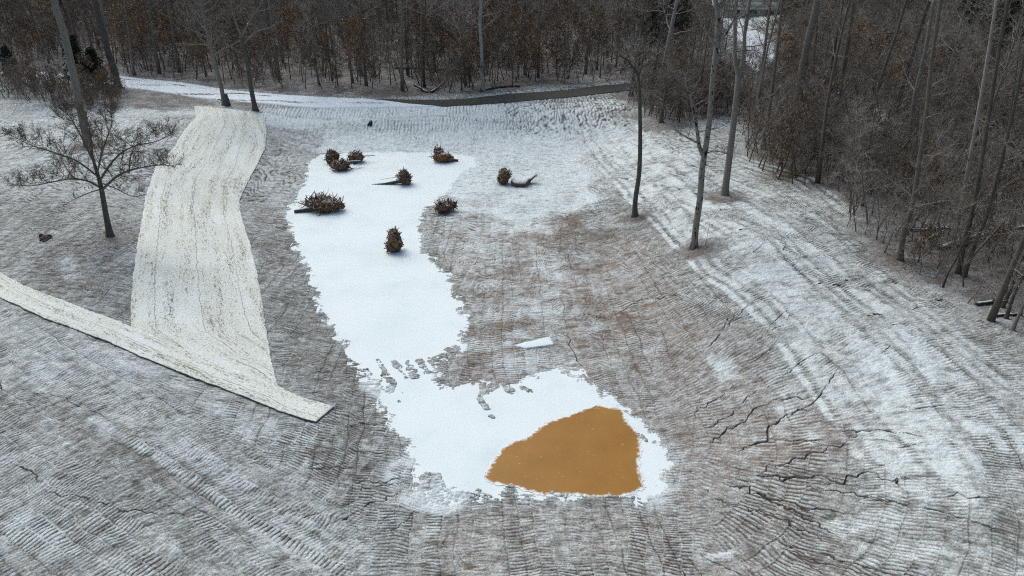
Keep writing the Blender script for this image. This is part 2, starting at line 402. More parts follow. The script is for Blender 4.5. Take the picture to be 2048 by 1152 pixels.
class MB:
    def __init__(s): s.v = []; s.q = []; s.t = []; s.n = 0
    def add(s, v, q=None, t=None):
        v = np.asarray(v, np.float32)
        if q is not None and len(q): s.q.append(np.asarray(q, np.int32) + s.n)
        if t is not None and len(t): s.t.append(np.asarray(t, np.int32) + s.n)
        s.v.append(v); s.n += len(v)
    def tube(s, pts, rad, k=6, cap=True):
        pts = np.asarray(pts, float); m = len(pts)
        tg = np.gradient(pts, axis=0); tg /= np.linalg.norm(tg, axis=1)[:, None] + 1e-9
        ref = np.array([0.31, 0.2, 0.93]) if abs(tg[0][2]) < .8 else np.array([1.0, 0.1, 0])
        u = np.cross(tg, ref); u /= np.linalg.norm(u, axis=1)[:, None] + 1e-9
        v = np.cross(tg, u)
        a = np.arange(k) * 2 * pi / k
        rad = np.broadcast_to(np.asarray(rad, float), (m,))
        P = pts[:, None, :] + rad[:, None, None] * (u[:, None, :] * np.cos(a)[None, :, None] + v[:, None, :] * np.sin(a)[None, :, None])
        i = np.arange(m - 1)[:, None] * k; j = np.arange(k)[None, :]; j2 = (j + 1) % k
        q = np.stack([i + j, i + j2, i + k + j2, i + k + j], -1).reshape(-1, 4)
        V = P.reshape(-1, 3)
        if cap and k > 3:
            V = np.vstack([V, pts[0], pts[-1]])
            n0 = m * k
            jj = np.arange(k); t = np.concatenate([np.stack([np.full(k, n0), (jj + 1) % k, jj], -1), np.stack([np.full(k, n0 + 1), n0 - k + jj, n0 - k + (jj + 1) % k], -1)])
            s.add(V, q, t)
        else: s.add(V, q)
    def arrays(s):
        return (np.vstack(s.v), np.vstack(s.q) if s.q else np.zeros((0, 4), int), np.vstack(s.t) if s.t else np.zeros((0, 3), int))
    def build(s, name, mat, parent=None, smooth=True):
        v, q, t = s.arrays()
        if parent is not None: v = v - np.array(parent.location, np.float32)
        return new_obj(name, v, [q, t], mat, parent, smooth)

# ------------------------------------------------------------------ materials
def mat_new(name, rough=.9, spec=.2):
    m = bpy.data.materials.new(name); m.use_nodes = True
    nt = m.node_tree; b = nt.nodes["Principled BSDF"]
    b.inputs["Roughness"].default_value = rough; b.inputs["Specular IOR Level"].default_value = spec
    return m, nt, b
def N(nt, t, **k):
    n = nt.nodes.new(t)
    for a, v in k.items(): setattr(n, a, v)
    return n
def ramp(nt, src, stops):
    r = N(nt, "ShaderNodeValToRGB"); nt.links.new(src, r.inputs[0])
    e = r.color_ramp.elements
    while len(e) < len(stops): e.new(.5)
    for i, (p, c) in enumerate(stops):
        e[i].position = p; e[i].color = (*c, 1) if len(c) == 3 else c
    return r.outputs[0]
def mixc(nt, f, a, b, mode='MIX'):
    m = N(nt, "ShaderNodeMix", data_type='RGBA', blend_type=mode)
    for s, v in ((m.inputs[0], f), (m.inputs[6], a), (m.inputs[7], b)):
        if isinstance(v, (int, float)): s.default_value = v
        elif isinstance(v, tuple): s.default_value = (*v, 1)
        else: nt.links.new(v, s)
    return m.outputs[2]
def mth(nt, op, a, b=None, c=None, clamp=False):
    m = N(nt, "ShaderNodeMath", operation=op, use_clamp=clamp)
    for i, v in enumerate((a, b, c)):
        if v is None: continue
        if isinstance(v, (int, float)): m.inputs[i].default_value = v
        else: nt.links.new(v, m.inputs[i])
    return m.outputs[0]
def noise(nt, scale, detail=4, rough=.6, vec=None, out=0):
    n = N(nt, "ShaderNodeTexNoise"); n.inputs["Scale"].default_value = scale; n.inputs["Detail"].default_value = detail; n.inputs["Roughness"].default_value = rough
    if vec is not None: nt.links.new(vec, n.inputs["Vector"])
    return n.outputs[out]
def pos(nt): return N(nt, "ShaderNodeNewGeometry").outputs["Position"]
def scaled(nt, vec, s):
    m = N(nt, "ShaderNodeMapping"); m.inputs["Scale"].default_value = s; nt.links.new(vec, m.inputs["Vector"]); return m.outputs[0]
def attr(nt, name): 
    a = N(nt, "ShaderNodeAttribute"); a.attribute_name = name; return a.outputs["Fac"]
def bump(nt, b, h, strength=.5, dist=.02):
    n = N(nt, "ShaderNodeBump"); n.inputs["Strength"].default_value = strength; n.inputs["Distance"].default_value = dist
    nt.links.new(h, n.inputs["Height"]); nt.links.new(n.outputs[0], b.inputs["Normal"])

SNOW = (0.80, 0.86, 0.89)
def m_ground():
    m, nt, b = mat_new("ground_mat", .95, .1)
    p = pos(nt)
    soil = ramp(nt, noise(nt, 3.0, 6, .7, p), [(.3, (.072, .069, .058)), (.55, (.142, .134, .114)), (.75, (.22, .206, .178))])
    clay = ramp(nt, noise(nt, 4.0, 6, .7, p), [(.3, (.12, .085, .06)), (.55, (.22, .175, .14)), (.75, (.30, .25, .205))])
    leaf = ramp(nt, noise(nt, 9.0, 3, .8, p), [(.32, (.03, .024, .020)), (.5, (.085, .062, .048)), (.62, (.155, .11, .083)), (.75, (.27, .215, .18))])
    c = mixc(nt, attr(nt, "clay"), soil, clay)
    c = mixc(nt, attr(nt, "litter"), c, leaf)
    n1 = noise(nt, 13, 5, .85, p)
    s = mth(nt, 'ADD', attr(nt, "snow"), mth(nt, 'MULTIPLY', mth(nt, 'SUBTRACT', n1, .5), 1.9))
    f = N(nt, "ShaderNodeMapRange", interpolation_type='SMOOTHSTEP'); nt.links.new(s, f.inputs[0]); f.inputs[1].default_value = -.02; f.inputs[2].default_value = 1.08
    f.inputs[3].default_value = 0.04; f.inputs[4].default_value = .95
    snowc = ramp(nt, noise(nt, 1.5, 3, .6, p), [(.3, (.62, .725, .745)), (.7, (.72, .82, .83))])
    c = mixc(nt, f.outputs[0], c, snowc)
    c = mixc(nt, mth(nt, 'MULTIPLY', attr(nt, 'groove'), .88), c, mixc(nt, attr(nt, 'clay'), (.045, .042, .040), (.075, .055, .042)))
    nt.links.new(c, b.inputs["Base Color"])
    bump(nt, b, n1, .6, .05)
    return m
def m_snow(name="snow_mat", tint=False):
    m, nt, b = mat_new(name, .85, .2)
    p = pos(nt)
    c = ramp(nt, noise(nt, .35, 4, .55, p), [(.3, (.67, .79, .815)), (.5, (.735, .845, .865)), (.7, (.76, .86, .87))])
    g = ramp(nt, noise(nt, 22, 3, .8, p), [(.3, (.90, .90, .90)), (.6, (1, 1, 1))])
    c = mixc(nt, 1.0, c, g, 'MULTIPLY')
    st = ramp(nt, noise(nt, .12, 3, .5, p), [(.52, (0, 0, 0)), (.75, (.16, .16, .16))])
    c = mixc(nt, st, c, (.80, .79, .66))
    nt.links.new(c, b.inputs["Base Color"])
    bump(nt, b, noise(nt, 12, 4, .7, p), .35, .02)
    return m
def m_water():
    m, nt, b = mat_new("muddy_water_mat", .28, .16)
    p = pos(nt)
    c = ramp(nt, noise(nt, .5, 5, .6, p), [(.3, (.275, .140, .026)), (.7, (.335, .176, .038))])
    g = ramp(nt, noise(nt, 30, 2, .7, p), [(.3, (.92, .92, .92)), (.7, (1.05, 1.05, 1.05))])
    c = mixc(nt, 1.0, c, g, 'MULTIPLY')
    k = mth(nt, 'ADD', attr(nt, "rim"), mth(nt, 'MULTIPLY', mth(nt, 'SUBTRACT', noise(nt, 22, 3, .8, p), .5), .35))
    f = N(nt, "ShaderNodeMapRange"); nt.links.new(k, f.inputs[0]); f.inputs[1].default_value = -.06; f.inputs[2].default_value = .07
    c = mixc(nt, f.outputs[0], c, (.76, .82, .82))
    fl = ramp(nt, noise(nt, 7, 1, .5, p), [(.735, (0, 0, 0)), (.76, (.5, .5, .5))])
    c = mixc(nt, fl, c, (.55, .50, .38))
    nt.links.new(c, b.inputs["Base Color"]); bump(nt, b, noise(nt, 6, 3, .6, p), .1, .01)
    return m
def m_straw():
    m, nt, b = mat_new("straw_blanket_mat", .95, .1)
    uv = N(nt, "ShaderNodeUVMap", uv_map="uv").outputs[0]
    fib = noise(nt, 1.0, 5, .8, scaled(nt, uv, (7.5, 1.6, 1)))
    fine = noise(nt, 1.0, 5, .85, scaled(nt, uv, (13, 6, 1)))
    band = noise(nt, 1.0, 3, .6, scaled(nt, uv, (1.6, .12, 1)))
    big = noise(nt, .30, 4, .6, uv)
    straw = ramp(nt, fine, [(.36, (.33, .35, .28)), (.5, (.64, .69, .61)), (.62, (.77, .82, .76))])
    s = mth(nt, 'ADD', mth(nt, 'ADD', mth(nt, 'MULTIPLY', big, .45), mth(nt, 'MULTIPLY', band, .30)), mth(nt, 'MULTIPLY', fine, .5))
    c = mixc(nt, ramp(nt, s, [(.54, (0, 0, 0)), (.80, (.9, .9, .9))]), straw, (.76, .85, .86))
    hole = ramp(nt, mth(nt, 'ADD', mth(nt, 'ADD', mth(nt, 'MULTIPLY', fib, .6), mth(nt, 'MULTIPLY', fine, .4)), mth(nt, 'MULTIPLY', mth(nt, 'SUBTRACT', band, .5), .30)), [(.415, (1, 1, 1)), (.47, (0, 0, 0))])
    sx = N(nt, "ShaderNodeSeparateXYZ"); nt.links.new(uv, sx.inputs[0])
    sw = mth(nt, 'ADD', sx.outputs[0], mth(nt, 'MULTIPLY', mth(nt, 'SUBTRACT', noise(nt, .8, 3, .6, uv), .5), .35))
    seam = mth(nt, 'LESS_THAN', mth(nt, 'ABSOLUTE', mth(nt, 'SUBTRACT', mth(nt, 'FRACT', mth(nt, 'DIVIDE', sw, 2.35)), .5)), .012)
    hole = mth(nt, 'MAXIMUM', hole, mth(nt, 'MULTIPLY', seam, ramp(nt, fine, [(.45, (.9, .9, .9)), (.6, (.1, .1, .1))])))
    c = mixc(nt, mth(nt, 'MULTIPLY', hole, .85), c, (.16, .17, .13))
    nt.links.new(c, b.inputs["Base Color"]); bump(nt, b, fib, .5, .03)
    return m
def m_bark(name, c0, c1, snow=0.0, rnd=True, patch=None):
    m, nt, b = mat_new(name, .95, .1)
    p = pos(nt)
    n = noise(nt, 1.0, 5, .7, scaled(nt, p, (14, 14, 3)))
    c = ramp(nt, n, [(.3, c0), (.7, c1)])
    if patch:
        c = mixc(nt, ramp(nt, noise(nt, 1.0, 3, .6, scaled(nt, p, (4.5, 4.5, 2.6))), [(.57, (0, 0, 0)), (.61, (1, 1, 1))]), c, patch)
    if name in ('root_mat', 'orange_root_mat'):
        c = mixc(nt, 1.0, c, ramp(nt, noise(nt, 4.5, 3, .7, p), [(.35, (.35, .32, .30)), (.6, (1.15, 1.1, 1.05))]), 'MULTIPLY')
    if rnd:
        r = N(nt, "ShaderNodeNewGeometry").outputs["Random Per Island"] if rnd == 'island' else N(nt, "ShaderNodeObjectInfo").outputs["Random"]
        c = mixc(nt, 1.0, c, ramp(nt, r, [(0, (.55, .52, .50)), (1, (1.35, 1.35, 1.4))]), 'MULTIPLY')
    if snow:
        sx = N(nt, "ShaderNodeSeparateXYZ"); nt.links.new(N(nt, "ShaderNodeNewGeometry").outputs["Normal"], sx.inputs[0])
        s = mth(nt, 'ADD', sx.outputs[2], mth(nt, 'MULTIPLY', mth(nt, 'SUBTRACT', noise(nt, 6, 4, .7, p), .5), .9))
        f = ramp(nt, s, [(1 - snow, (0, 0, 0)), (min(1, 1.22 - snow), (.9, .9, .9))])
        c = mixc(nt, f, c, (.70, .75, .78))
    nt.links.new(c, b.inputs["Base Color"])
    return m
def m_leaf(name, stops):
    m, nt, b = mat_new(name, .8, .2)
    c = ramp(nt, N(nt, "ShaderNodeNewGeometry").outputs["Random Per Island"], stops)
    nt.links.new(c, b.inputs["Base Color"])
    return m
M = dict(
    ground=m_ground(), snow=m_snow(), water=m_water(), straw=m_straw(),
    bark=m_bark("bark_mat", (.088, .076, .064), (.215, .19, .163)),
    twig=m_bark("twig_mat", (.165, .150, .126), (.36, .33, .28)),
    barkm=m_bark("bark_wood_mat", (.036, .031, .028), (.095, .083, .073), rnd='island'),
    twigm=m_bark("twig_wood_mat", (.045, .037, .033), (.10, .082, .070), rnd='island'),
    pale=m_bark("pale_bark_mat", (.13, .12, .10), (.26, .245, .21), rnd=False),
    palem=m_bark("white_bark_mat", (.20, .195, .175), (.36, .36, .33), rnd=False),
    near=m_bark("near_bark_mat", (.055, .050, .040), (.145, .135, .11), rnd=False),
    flaky=m_bark("flaky_bark_mat", (.17, .156, .132), (.29, .265, .23), rnd=False, patch=(.035, .031, .027)),
    dark=m_bark("dark_bark_mat", (.038, .033, .028), (.11, .095, .08), rnd=False),
    root=m_bark("root_mat", (.060, .038, .025), (.27, .185, .12), snow=.16, rnd=False),
    rooto=m_bark("orange_root_mat", (.09, .042, .018), (.30, .16, .08), snow=.30, rnd=False),
    log=m_bark("log_mat", (.035, .030, .027), (.11, .095, .08), snow=.35, rnd=False),
    slablog=m_bark("snowy_log_mat", (.05, .036, .026), (.20, .14, .09), snow=.46, rnd=False),
    fine=m_bark("brown_twig_mat", (.11, .090, .068), (.21, .175, .135), rnd=False),
    beech=m_leaf("beech_leaf_mat", [(0, (.115, .072, .042)), (.5, (.20, .125, .068)), (1, (.31, .205, .12))]),
    dleaf=m_leaf("dull_leaf_mat", [(0, (.085, .058, .040)), (.5, (.15, .105, .07)), (1, (.23, .175, .115))]),
    tan=m_leaf("tawny_grass_mat", [(0, (.22, .13, .05)), (1, (.42, .28, .13))]),
    bud=m_leaf("dry_bud_mat", [(0, (.09, .07, .05)), (1, (.22, .17, .12))]),
    yleaf=m_leaf("yellow_leaf_mat", [(0, (.10, .07, .028)), (.5, (.18, .13, .05)), (1, (.26, .18, .06))]),
    needle=m_leaf("needle_mat", [(0, (.018, .030, .020)), (.6, (.036, .055, .034)), (1, (.07, .09, .06))]),
)

# ------------------------------------------------------------------ ground sheet
def sdf_box(x, y, P):
    P = np.array(P); a = P.min(0) - 1; b = P.max(0) + 1
    return (x > a[0]) & (x < b[0]) & (y > a[1]) & (y < b[1])
UP = [(-260,118),(-60,134),(0,140),(100,146),(250,154),(400,171),(540,188),(700,197),(840,200),(960,195),(1100,183),(1200,172),(1290,163),(1350,152),(1420,138),(1470,120),(1494,106),(1492,92),(1478,78),(1455,60),(1436,38),(1426,10),(1420,-12)]
LO = [(-260,140),(-60,154),(0,160),(100,165),(250,175),(400,196),(540,208),(700,216),(840,214),(960,209),(1100,198),(1200,188),(1290,178),(1350,172),(1430,162),(1500,148),(1542,126),(1550,98),(1536,78),(1508,58),(1484,36),(1472,10),(1466,-12)]
WL = [(388,212),(392,235),(368,262),(345,300),(310,335),(292,390),(278,470),(268,540),(262,600),(262,660),(330,705),(450,752)]
WR = [(530,236),(534,262),(532,292),(512,335),(492,372),(479,402),(482,430),(498,480),(513,540),(530,640),(541,715),(556,775)]
SU = [(-220,450),(-60,515),(0,546),(50,574),(104,594),(174,621),(260,653),(340,688),(450,735),(545,768),(600,795),(667,816)]
SL = [(-220,490),(-60,566),(0,597),(87,637),(139,657),(208,682),(271,710),(347,741),(420,770),(486,794),(560,824),(632,847)]
BLK = [W(WL + WR[::-1]), W(SU + SL[::-1])]
ROADP = W(UP) + W(LO)[::-1]
def ground():
    # denser where the valley floor is near, coarser with distance, wide skirts all round
    uc = np.linspace(-.80, .80, 2100)
    e = np.geomspace(.02, 3.2, 46)
    us = np.concatenate([-(.80 + e)[::-1], uc, .80 + e])
    ys = np.array([(p) for p in np.linspace(1420, -30, 1280)])
    dep = PITCH + np.arctan((ys - 576) / F)
    Yc = CH / np.tan(dep)
    near = np.linspace(-40, Yc[0] - .3, 30); far = np.geomspace(Yc[-1] + 3, 1400, 40)
    Y = np.concatenate([near, Yc, far])
    depth = np.maximum(12, Y) * cos(PITCH) + CH * sin(PITCH)
    X = us[:, None] * depth[None, :]
    YY = np.broadcast_to(Y[None, :], X.shape)
    x = X.ravel(); y = YY.ravel().astype(float)
    h = hm(x, y)
    db = look(DB, x, y); ds = look(DS, x, y)
    cov = look(COV, x, y); lit = look(LIT, x, y); tn = look(TAN, x, y)
    wnx = .5 * (vnoise(x / 2.5, y / 2.5, 611) - .5) + .15 * (vnoise(x / .5, y / .5, 613) - .5); wny = .5 * (vnoise(x / 2.5, y / 2.5, 612) - .5)
    for pts, v, w in LANES:
        m = np.nonzero(sdf_box(x, y, np.vstack([pts - w - 1, pts + w + 1])))[0]
        if not len(m): continue
        d = seg_dist(x[m] + wnx[m], y[m] + wny[m], pts)
        k = (1 - sm(d, w * .28, w * .62 + .10)) * (.35 + .65 * sm(fbm(x[m] / 1.6, y[m] / 1.6, 2, 621), .35, .6))
        cov[m] = cov[m] + k * np.maximum(v - cov[m], 0)
    for (px_, py_), r_ in (((222,476),1.1), ((177,294),1.7), ((1272,434),1.2), ((1398,500),1.7), ((1452,394),1.9), ((1325,248),2.2), ((1262,193),2.0), ((92,478),.7), ((1800,520),2.2)):
        c_ = hit(px_, py_); d = np.hypot((x - c_[0]) * .8, (y - c_[1])) + .9 * (fbm(x / .9, y / .9, 3, 801) - .5)
        k = 1 - sm(d, r_ * .45, r_ * 1.05); cov = cov * (1 - k) + .22 * k; lit = np.maximum(lit, k * .85)
    # cleat bands: three passes of the dozer, each with its own heading
    lV, eV, sV = family(x, y, radians(93), .62, .165, 3)
    lV2, eV2, _ = family(x, y, radians(78), .62, .17, 8)
    lB, eB, sB = family(x, y, radians(-33),   .60, .168, 13, .0012)
    lR, eR, sR = family(x, y, radians(-75), .66, .185, 23, -.0015)
    lR2, eR2, _ = family(x, y, radians(-62), .66, .175, 27, .001)
    lX, eX, _ = family(x, y, radians(2), 3.2, .42, 33)
    strip = (y - 36.6) - (x + 31) * (-15.3 / 24.3)          # below the blanket strip
    wB = sm(-strip, -.5, 1.5) * (1 - sm(x, -8, -3))
    wR = sm(x - (5.5 + (50 - y) * .22), -.5, 1.0) * sm(y, 18, 21)
    wX = sm(y, 72, 78) * sm(db, 0, 1)
    lP, eP, sP, gP, dP = polar_family(x, y, .68, .185, 43)
    wP = sm(x - PCX, 3.0, 6.0) * (1 - sm(y, 29, 36))
    wR = wR * (1 - wP); wB = wB * (1 - wP)
    wV = np.clip(1 - wB - wR - wX - wP, 0, 1)
    lX = lX * .55
    g1 = grain(x, y, radians(93), 401); g2 = grain(x, y, radians(-33), 411); g3 = grain(x, y, radians(-76), 421); g4 = grain(x, y, radians(2), 431)
    lon = wV * g1[0] + wB * g2[0] + wR * g3[0] + wX * g4[0] + wP * gP
    dash = wV * g1[1] + wB * g2[1] + wR * g3[1] + wX * g4[1] + wP * dP
    mixn = fbm(x / 6, y / 6, 2, 51)
    a = sm(mixn, .50, .56)
    ln = wV * (lV * (1 - a) + lV2 * a) + wB * lB + wR * (lR * (1 - a) + lR2 * a) + wX * lX + wP * lP
    ed = wV * eV + wB * eB + wR * eR + wX * eX + wP * eP
    str_ = wV * sV + wB * sB + wR * sR + wX * .5 + wP * sP
    worn = sm(fbm(x / 3.2, y / 3.2, 3, 61), .40, .60)
    smooth = 1 - .75 * sm(cov, .68, .85) * (1 - wX)
    amp = (.60 + .40 * worn) * smooth * (1 - .95 * sm(lit, .3, .8)) * (1 - .6 * sm(y, 55, 85) * (1 - wX)) * sm(ds, -1.8, -.6)
    ln = ln * amp; ed = ed * amp
    # cracks, evaluated only near each polyline
    ck = np.zeros_like(x); berm = np.zeros_like(x)
    for pts, w, wg in CRK_S:
        x0, y0 = pts.min(0) - 1; x1, y1 = pts.max(0) + 1
        m = np.nonzero((x > x0) & (x < x1) & (y > y0) & (y < y1))[0]
        if len(m) == 0: continue
        wx = wg * .16 * (vnoise(x[m] / .22, y[m] / .22, 73) - .5) + wg * .22 * (vnoise(x[m] / .7, y[m] / .7, 74) - .5); wy = wg * .16 * (vnoise(x[m] / .22, y[m] / .22, 75) - .5)
        d = seg_dist(x[m] + wx, y[m] + wy, pts)
        ww = w * (.02 + 1.05 * vnoise(x[m] / .45, y[m] / .45, 71)) 
        ww = ww * (.12 + .88 * sm(np.minimum(np.hypot(x[m] - pts[0, 0], y[m] - pts[0, 1]), np.hypot(x[m] - pts[-1, 0], y[m] - pts[-1, 1])), 0, 1.6))
        ck[m] = np.maximum(ck[m], (1 - sm(d, ww * .3, np.maximum(ww, 0) * .7 + .012)) * sm(ww, 0, .02) * np.where(y[m] > 60, .45, 1))
    # clods and wind-streaked snow
    fine = fbm(x / .22, y / .16, 3, 81, .7) - .5
    mid = fbm(x / 1.1, y / .8, 4, 87, .6) - .5
    big = fbm(x / 5, y / 5, 3, 91) - .5
    patchy = fbm(x / 2.4, y / 1.9, 4, 95, .6) - .5
    # ripples that follow each family's heading
    snow = cov - .02 + .10 * mid + .12 * big + .62 * fine + .16 * patchy + .10 * (str_ - .5) + .22 * lon + .40 * dash
    flatc = sm(x, -7, -2) * (1 - sm(x, 6, 9)) * sm(y, 27, 31) * (1 - sm(y, 55, 62))
    snow = snow + flatc * (.9 * patchy + .35 * (fbm(x / 1.3, y / 1.3, 3, 701) - .5)) * (lit < .3)
    snow = snow - .25 * ln - .15 * ed
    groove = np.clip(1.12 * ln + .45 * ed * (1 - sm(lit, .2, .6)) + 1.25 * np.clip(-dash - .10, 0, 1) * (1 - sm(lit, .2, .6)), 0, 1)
    snow = np.where(lit > .4, cov + .5 * mid + .35 * fine + .3 * big, snow)
    snow = snow - .8 * ck
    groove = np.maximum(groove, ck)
    hh = h - .030 * ln - .03 * ed + .05 * fine * sm(ds, -1.6, -.2) + .10 * mid * (.3 + .7 * sm(db, 0, 4)) * sm(ds, 0, 2) + (.045 * (vnoise(x / .9, y / .7, 311) - .5) + .05 * (vnoise(x / .35, y / .3, 312) - .5)) * sm(ds, -1.6, -.3) * (1 - sm(ds, .3, 1.5))
    hh = hh + .03 * mid + .02 * fine - .09 * ck
    bw = np.zeros_like(x)
    for pts, w in BARS:
        m = np.nonzero(sdf_box(x, y, pts))[0]
        d = seg_dist(x[m] + .18 * (vnoise(x[m] / .3, y[m] / .3, 301) - .5), y[m] + .18 * (vnoise(x[m] / .3, y[m] / .3, 302) - .5), pts)
        bw[m] = np.maximum(bw[m], 1 - sm(d, w * .5, w * .5 + .12))
    hh = hh * (1 - bw) + bw * (.03 + .16 * fine + .05 * mid - .03 * ln)
    for P in BLK + [ROADP]:
        m = np.nonzero(sdf_box(x, y, P))[0]
        wgt = 1 - sm(sdf(x[m], y[m], P), -.25, .15)
        hh[m] = hh[m] * (1 - wgt) + (h[m] - .03) * wgt
    tn = np.clip(tn + .5 * mid + .35 * big, 0, 1) * (.3 + .7 * (tn > .02)) + .16 * sm(fbm(x / 3.5, y / 2.5, 3, 711), .52, .66)
    nu, ny = len(us), len(Y)
    i = np.arange(nu - 1)[:, None] * ny; j = np.arange(ny - 1)[None, :]
    q = np.stack([i + j, i + ny + j, i + ny + j + 1, i + j + 1], -1).reshape(-1, 4)
    o = new_obj("ground", np.stack([x, y, hh], -1), q, M['ground'], smooth=True, attrs=dict(snow=snow, groove=groove, litter=np.clip(lit, 0, 1), clay=tn))
    tag(o, kind='structure')
ground()

def poly_sheet(name, pts, z, mat, step=.12, jag=.10, seed=1):
    """flat sheet with a ragged rim, given as a world polygon"""
    out = []
    pts = [np.array(p) for p in pts]
    c = sum(pts) / len(pts)
    r = np.random.default_rng(seed)
    for a, b in zip(pts, pts[1:] + pts[:1]):
        L = np.linalg.norm(b - a); n = max(1, int(L / step))
        nr = np.array([b[1] - a[1], a[0] - b[0]]) / (L + 1e-9)
        for i in range(n):
            p = a + (b - a) * i / n
            j = jag * (vnoise(np.array([p[0] / .7]), np.array([p[1] / .7]), seed)[0] - .5) * 3 + r.normal(0, jag * .5)
            out.append(p + nr * j)
    import mathutils
    bm_ = __import__('bmesh').new()
    vs_ = [bm_.verts.new((p[0], p[1], z)) for p in out]
    es_ = [bm_.edges.new((vs_[i], vs_[(i + 1) % len(vs_)])) for i in range(len(vs_))]
    __import__('bmesh').ops.triangle_fill(bm_, use_beauty=True, use_dissolve=False, edges=es_)
    __import__('bmesh').ops.recalc_face_normals(bm_, faces=bm_.faces)
    if bm_.faces and bm_.faces[0].normal.z < 0: __import__('bmesh').ops.reverse_faces(bm_, faces=bm_.faces)
    me = bpy.data.meshes.new(name); bm_.to_mesh(me); bm_.free(); me.materials.append(mat)
    o = bpy.data.objects.new(name, me); COL.objects.link(o)
    return o
# ice: a wide sheet at water level, the banks rise through it
xs_ = [p[0] for p in pondw]; ys_ = [p[1] for p in pondw]
def ice():
    X, Y = np.meshgrid(np.arange(min(xs_) - 2, max(xs_) + 2, .5), np.arange(min(ys_) - 2, max(ys_) + 2, .5), indexing='ij')
    ok = look(DS, X, Y) < 1.5
    Z = .012 * (fbm(X / 2, Y / 2, 3, 5) - .5)
    nx, ny = X.shape
    idx = np.arange(nx * ny).reshape(nx, ny)
    m = ok[:-1, :-1] & ok[1:, :-1] & ok[1:, 1:] & ok[:-1, 1:]
    q = np.stack([idx[:-1, :-1][m], idx[1:, :-1][m], idx[1:, 1:][m], idx[:-1, 1:][m]], -1)
    used = np.unique(q); mp = np.full(nx * ny, -1); mp[used] = np.arange(len(used))
    v = np.stack([X.ravel(), Y.ravel(), Z.ravel()], -1)[used]
    o = new_obj("pond_ice", v, mp[q], M['snow'], smooth=True); tag(o, kind='structure')
ice()
WATER = [(975,955),(985,930),(1000,905),(1020,890),(1060,875),(1085,850),(1130,835),(1175,818),(1200,812),(1240,820),(1250,840),(1262,855),(1275,870),(1278,895),(1276,930),(1280,960),(1287,972),(1260,985),(1225,991),(1180,988),(1120,986),(1075,985),(1050,980),(1030,970),(1005,967),(985,965)]
def water():
    P = [flat(*p, .018) for p in WATER]; A = np.array(P); lo = A.min(0) - .5; hi = A.max(0) + .5
    X, Y = np.meshgrid(np.arange(lo[0], hi[0], .055), np.arange(lo[1], hi[1], .055), indexing='ij')
    d = sdf(X, Y, P) + .22 * (fbm(X / .5, Y / .5, 3, 501) - .5) + .16 * (vnoise(X / .10, Y / .10, 505) - .5)
    ok = d < .16
    nx, ny = X.shape; idx = np.arange(nx * ny).reshape(nx, ny)
    m = ok[:-1, :-1] & ok[1:, :-1] & ok[1:, 1:] & ok[:-1, 1:]
    q = np.stack([idx[:-1, :-1][m], idx[1:, :-1][m], idx[1:, 1:][m], idx[:-1, 1:][m]], -1)
    used = np.unique(q); mp = np.full(nx * ny, -1); mp[used] = np.arange(len(used))
    v = np.stack([X.ravel(), Y.ravel(), np.full(X.size, .018)], -1)[used]
    o = new_obj("muddy_water", v, mp[q], M['water'], smooth=True, attrs=dict(rim=d.ravel()[used])); tag(o, kind='structure')
water()
# ------------------------------------------------------------------ road
def ribbon(name, up, lo, mat, nseg, nw, lift, snowfn):
    up = np.array(up, float); lo = np.array(lo, float)
    U = np.array([hit(*p)[:2] for p in up]); Lo = np.array([hit(*p)[:2] for p in lo])
    t = np.linspace(0, len(U) - 1, nseg); i = np.clip(t.astype(int), 0, len(U) - 2); f = (t - i)[:, None]
    def cr(P):
        p0 = P[np.clip(i - 1, 0, None)]; p1 = P[i]; p2 = P[i + 1]; p3 = P[np.clip(i + 2, None, len(P) - 1)]
        return .5 * (2 * p1 + (p2 - p0) * f + (2 * p0 - 5 * p1 + 4 * p2 - p3) * f ** 2 + (3 * p1 - p0 - 3 * p2 + p3) * f ** 3)
    A = cr(U); B = cr(Lo)
    w = np.linspace(0, 1, nw)[None, :, None]
    P = A[:, None, :] * (1 - w) + B[:, None, :] * w
    x = P[..., 0].ravel(); y = P[..., 1].ravel()
    mx = (A + B) / 2
    z = hm(x, y) + lift + .05 * np.tile(np.sin(np.linspace(0, pi, nw)), nseg)
    tt = np.repeat(t, nw); ww = np.tile(np.linspace(0, 1, nw), nseg)
    top = np.stack([x, y, z], -1)
    i_ = np.arange(nseg - 1)[:, None] * nw; j_ = np.arange(nw - 1)[None, :]
    q = np.stack([i_ + j_, i_ + j_ + 1, i_ + nw + j_ + 1, i_ + nw + j_], -1).reshape(-1, 4)
    # skirts down into the verge
    n = len(top)
    e0 = np.arange(nseg) * nw; e1 = e0 + nw - 1
    sk = np.concatenate([top[e0] - [0, -.5, .8], top[e1] - [0, .5, .8]])
    a = np.arange(nseg - 1)
    q2 = np.stack([n + a, n + a + 1, e0[1:], e0[:-1]][::-1], -1); q3 = np.stack([e1[:-1], e1[1:], n + nseg + a + 1, n + nseg + a][::-1], -1)
    sn = snowfn(x, y, tt, ww); sn = np.concatenate([sn, np.full(2 * nseg, .8)])
    o = new_obj(name, np.vstack([top, sk]), [q, q2, q3], mat, smooth=True, attrs=dict(snow=sn)); tag(o, kind='structure')
    return A, B
def m_road():
    m, nt, b = mat_new("asphalt_mat", .85, .25)
    p = pos(nt)
    c = ramp(nt, noise(nt, 2.0, 6, .7, p), [(.3, (.030, .034, .030)), (.7, (.052, .057, .050))])
    s = mth(nt, 'ADD', attr(nt, "snow"), mth(nt, 'MULTIPLY', mth(nt, 'SUBTRACT', noise(nt, 2.5, 4, .7, p), .5), .5))
    c = mixc(nt, ramp(nt, s, [(.42, (0, 0, 0)), (.58, (.96, .96, .96))]), c, (.70, .80, .86))
    nt.links.new(c, b.inputs["Base Color"]); return m
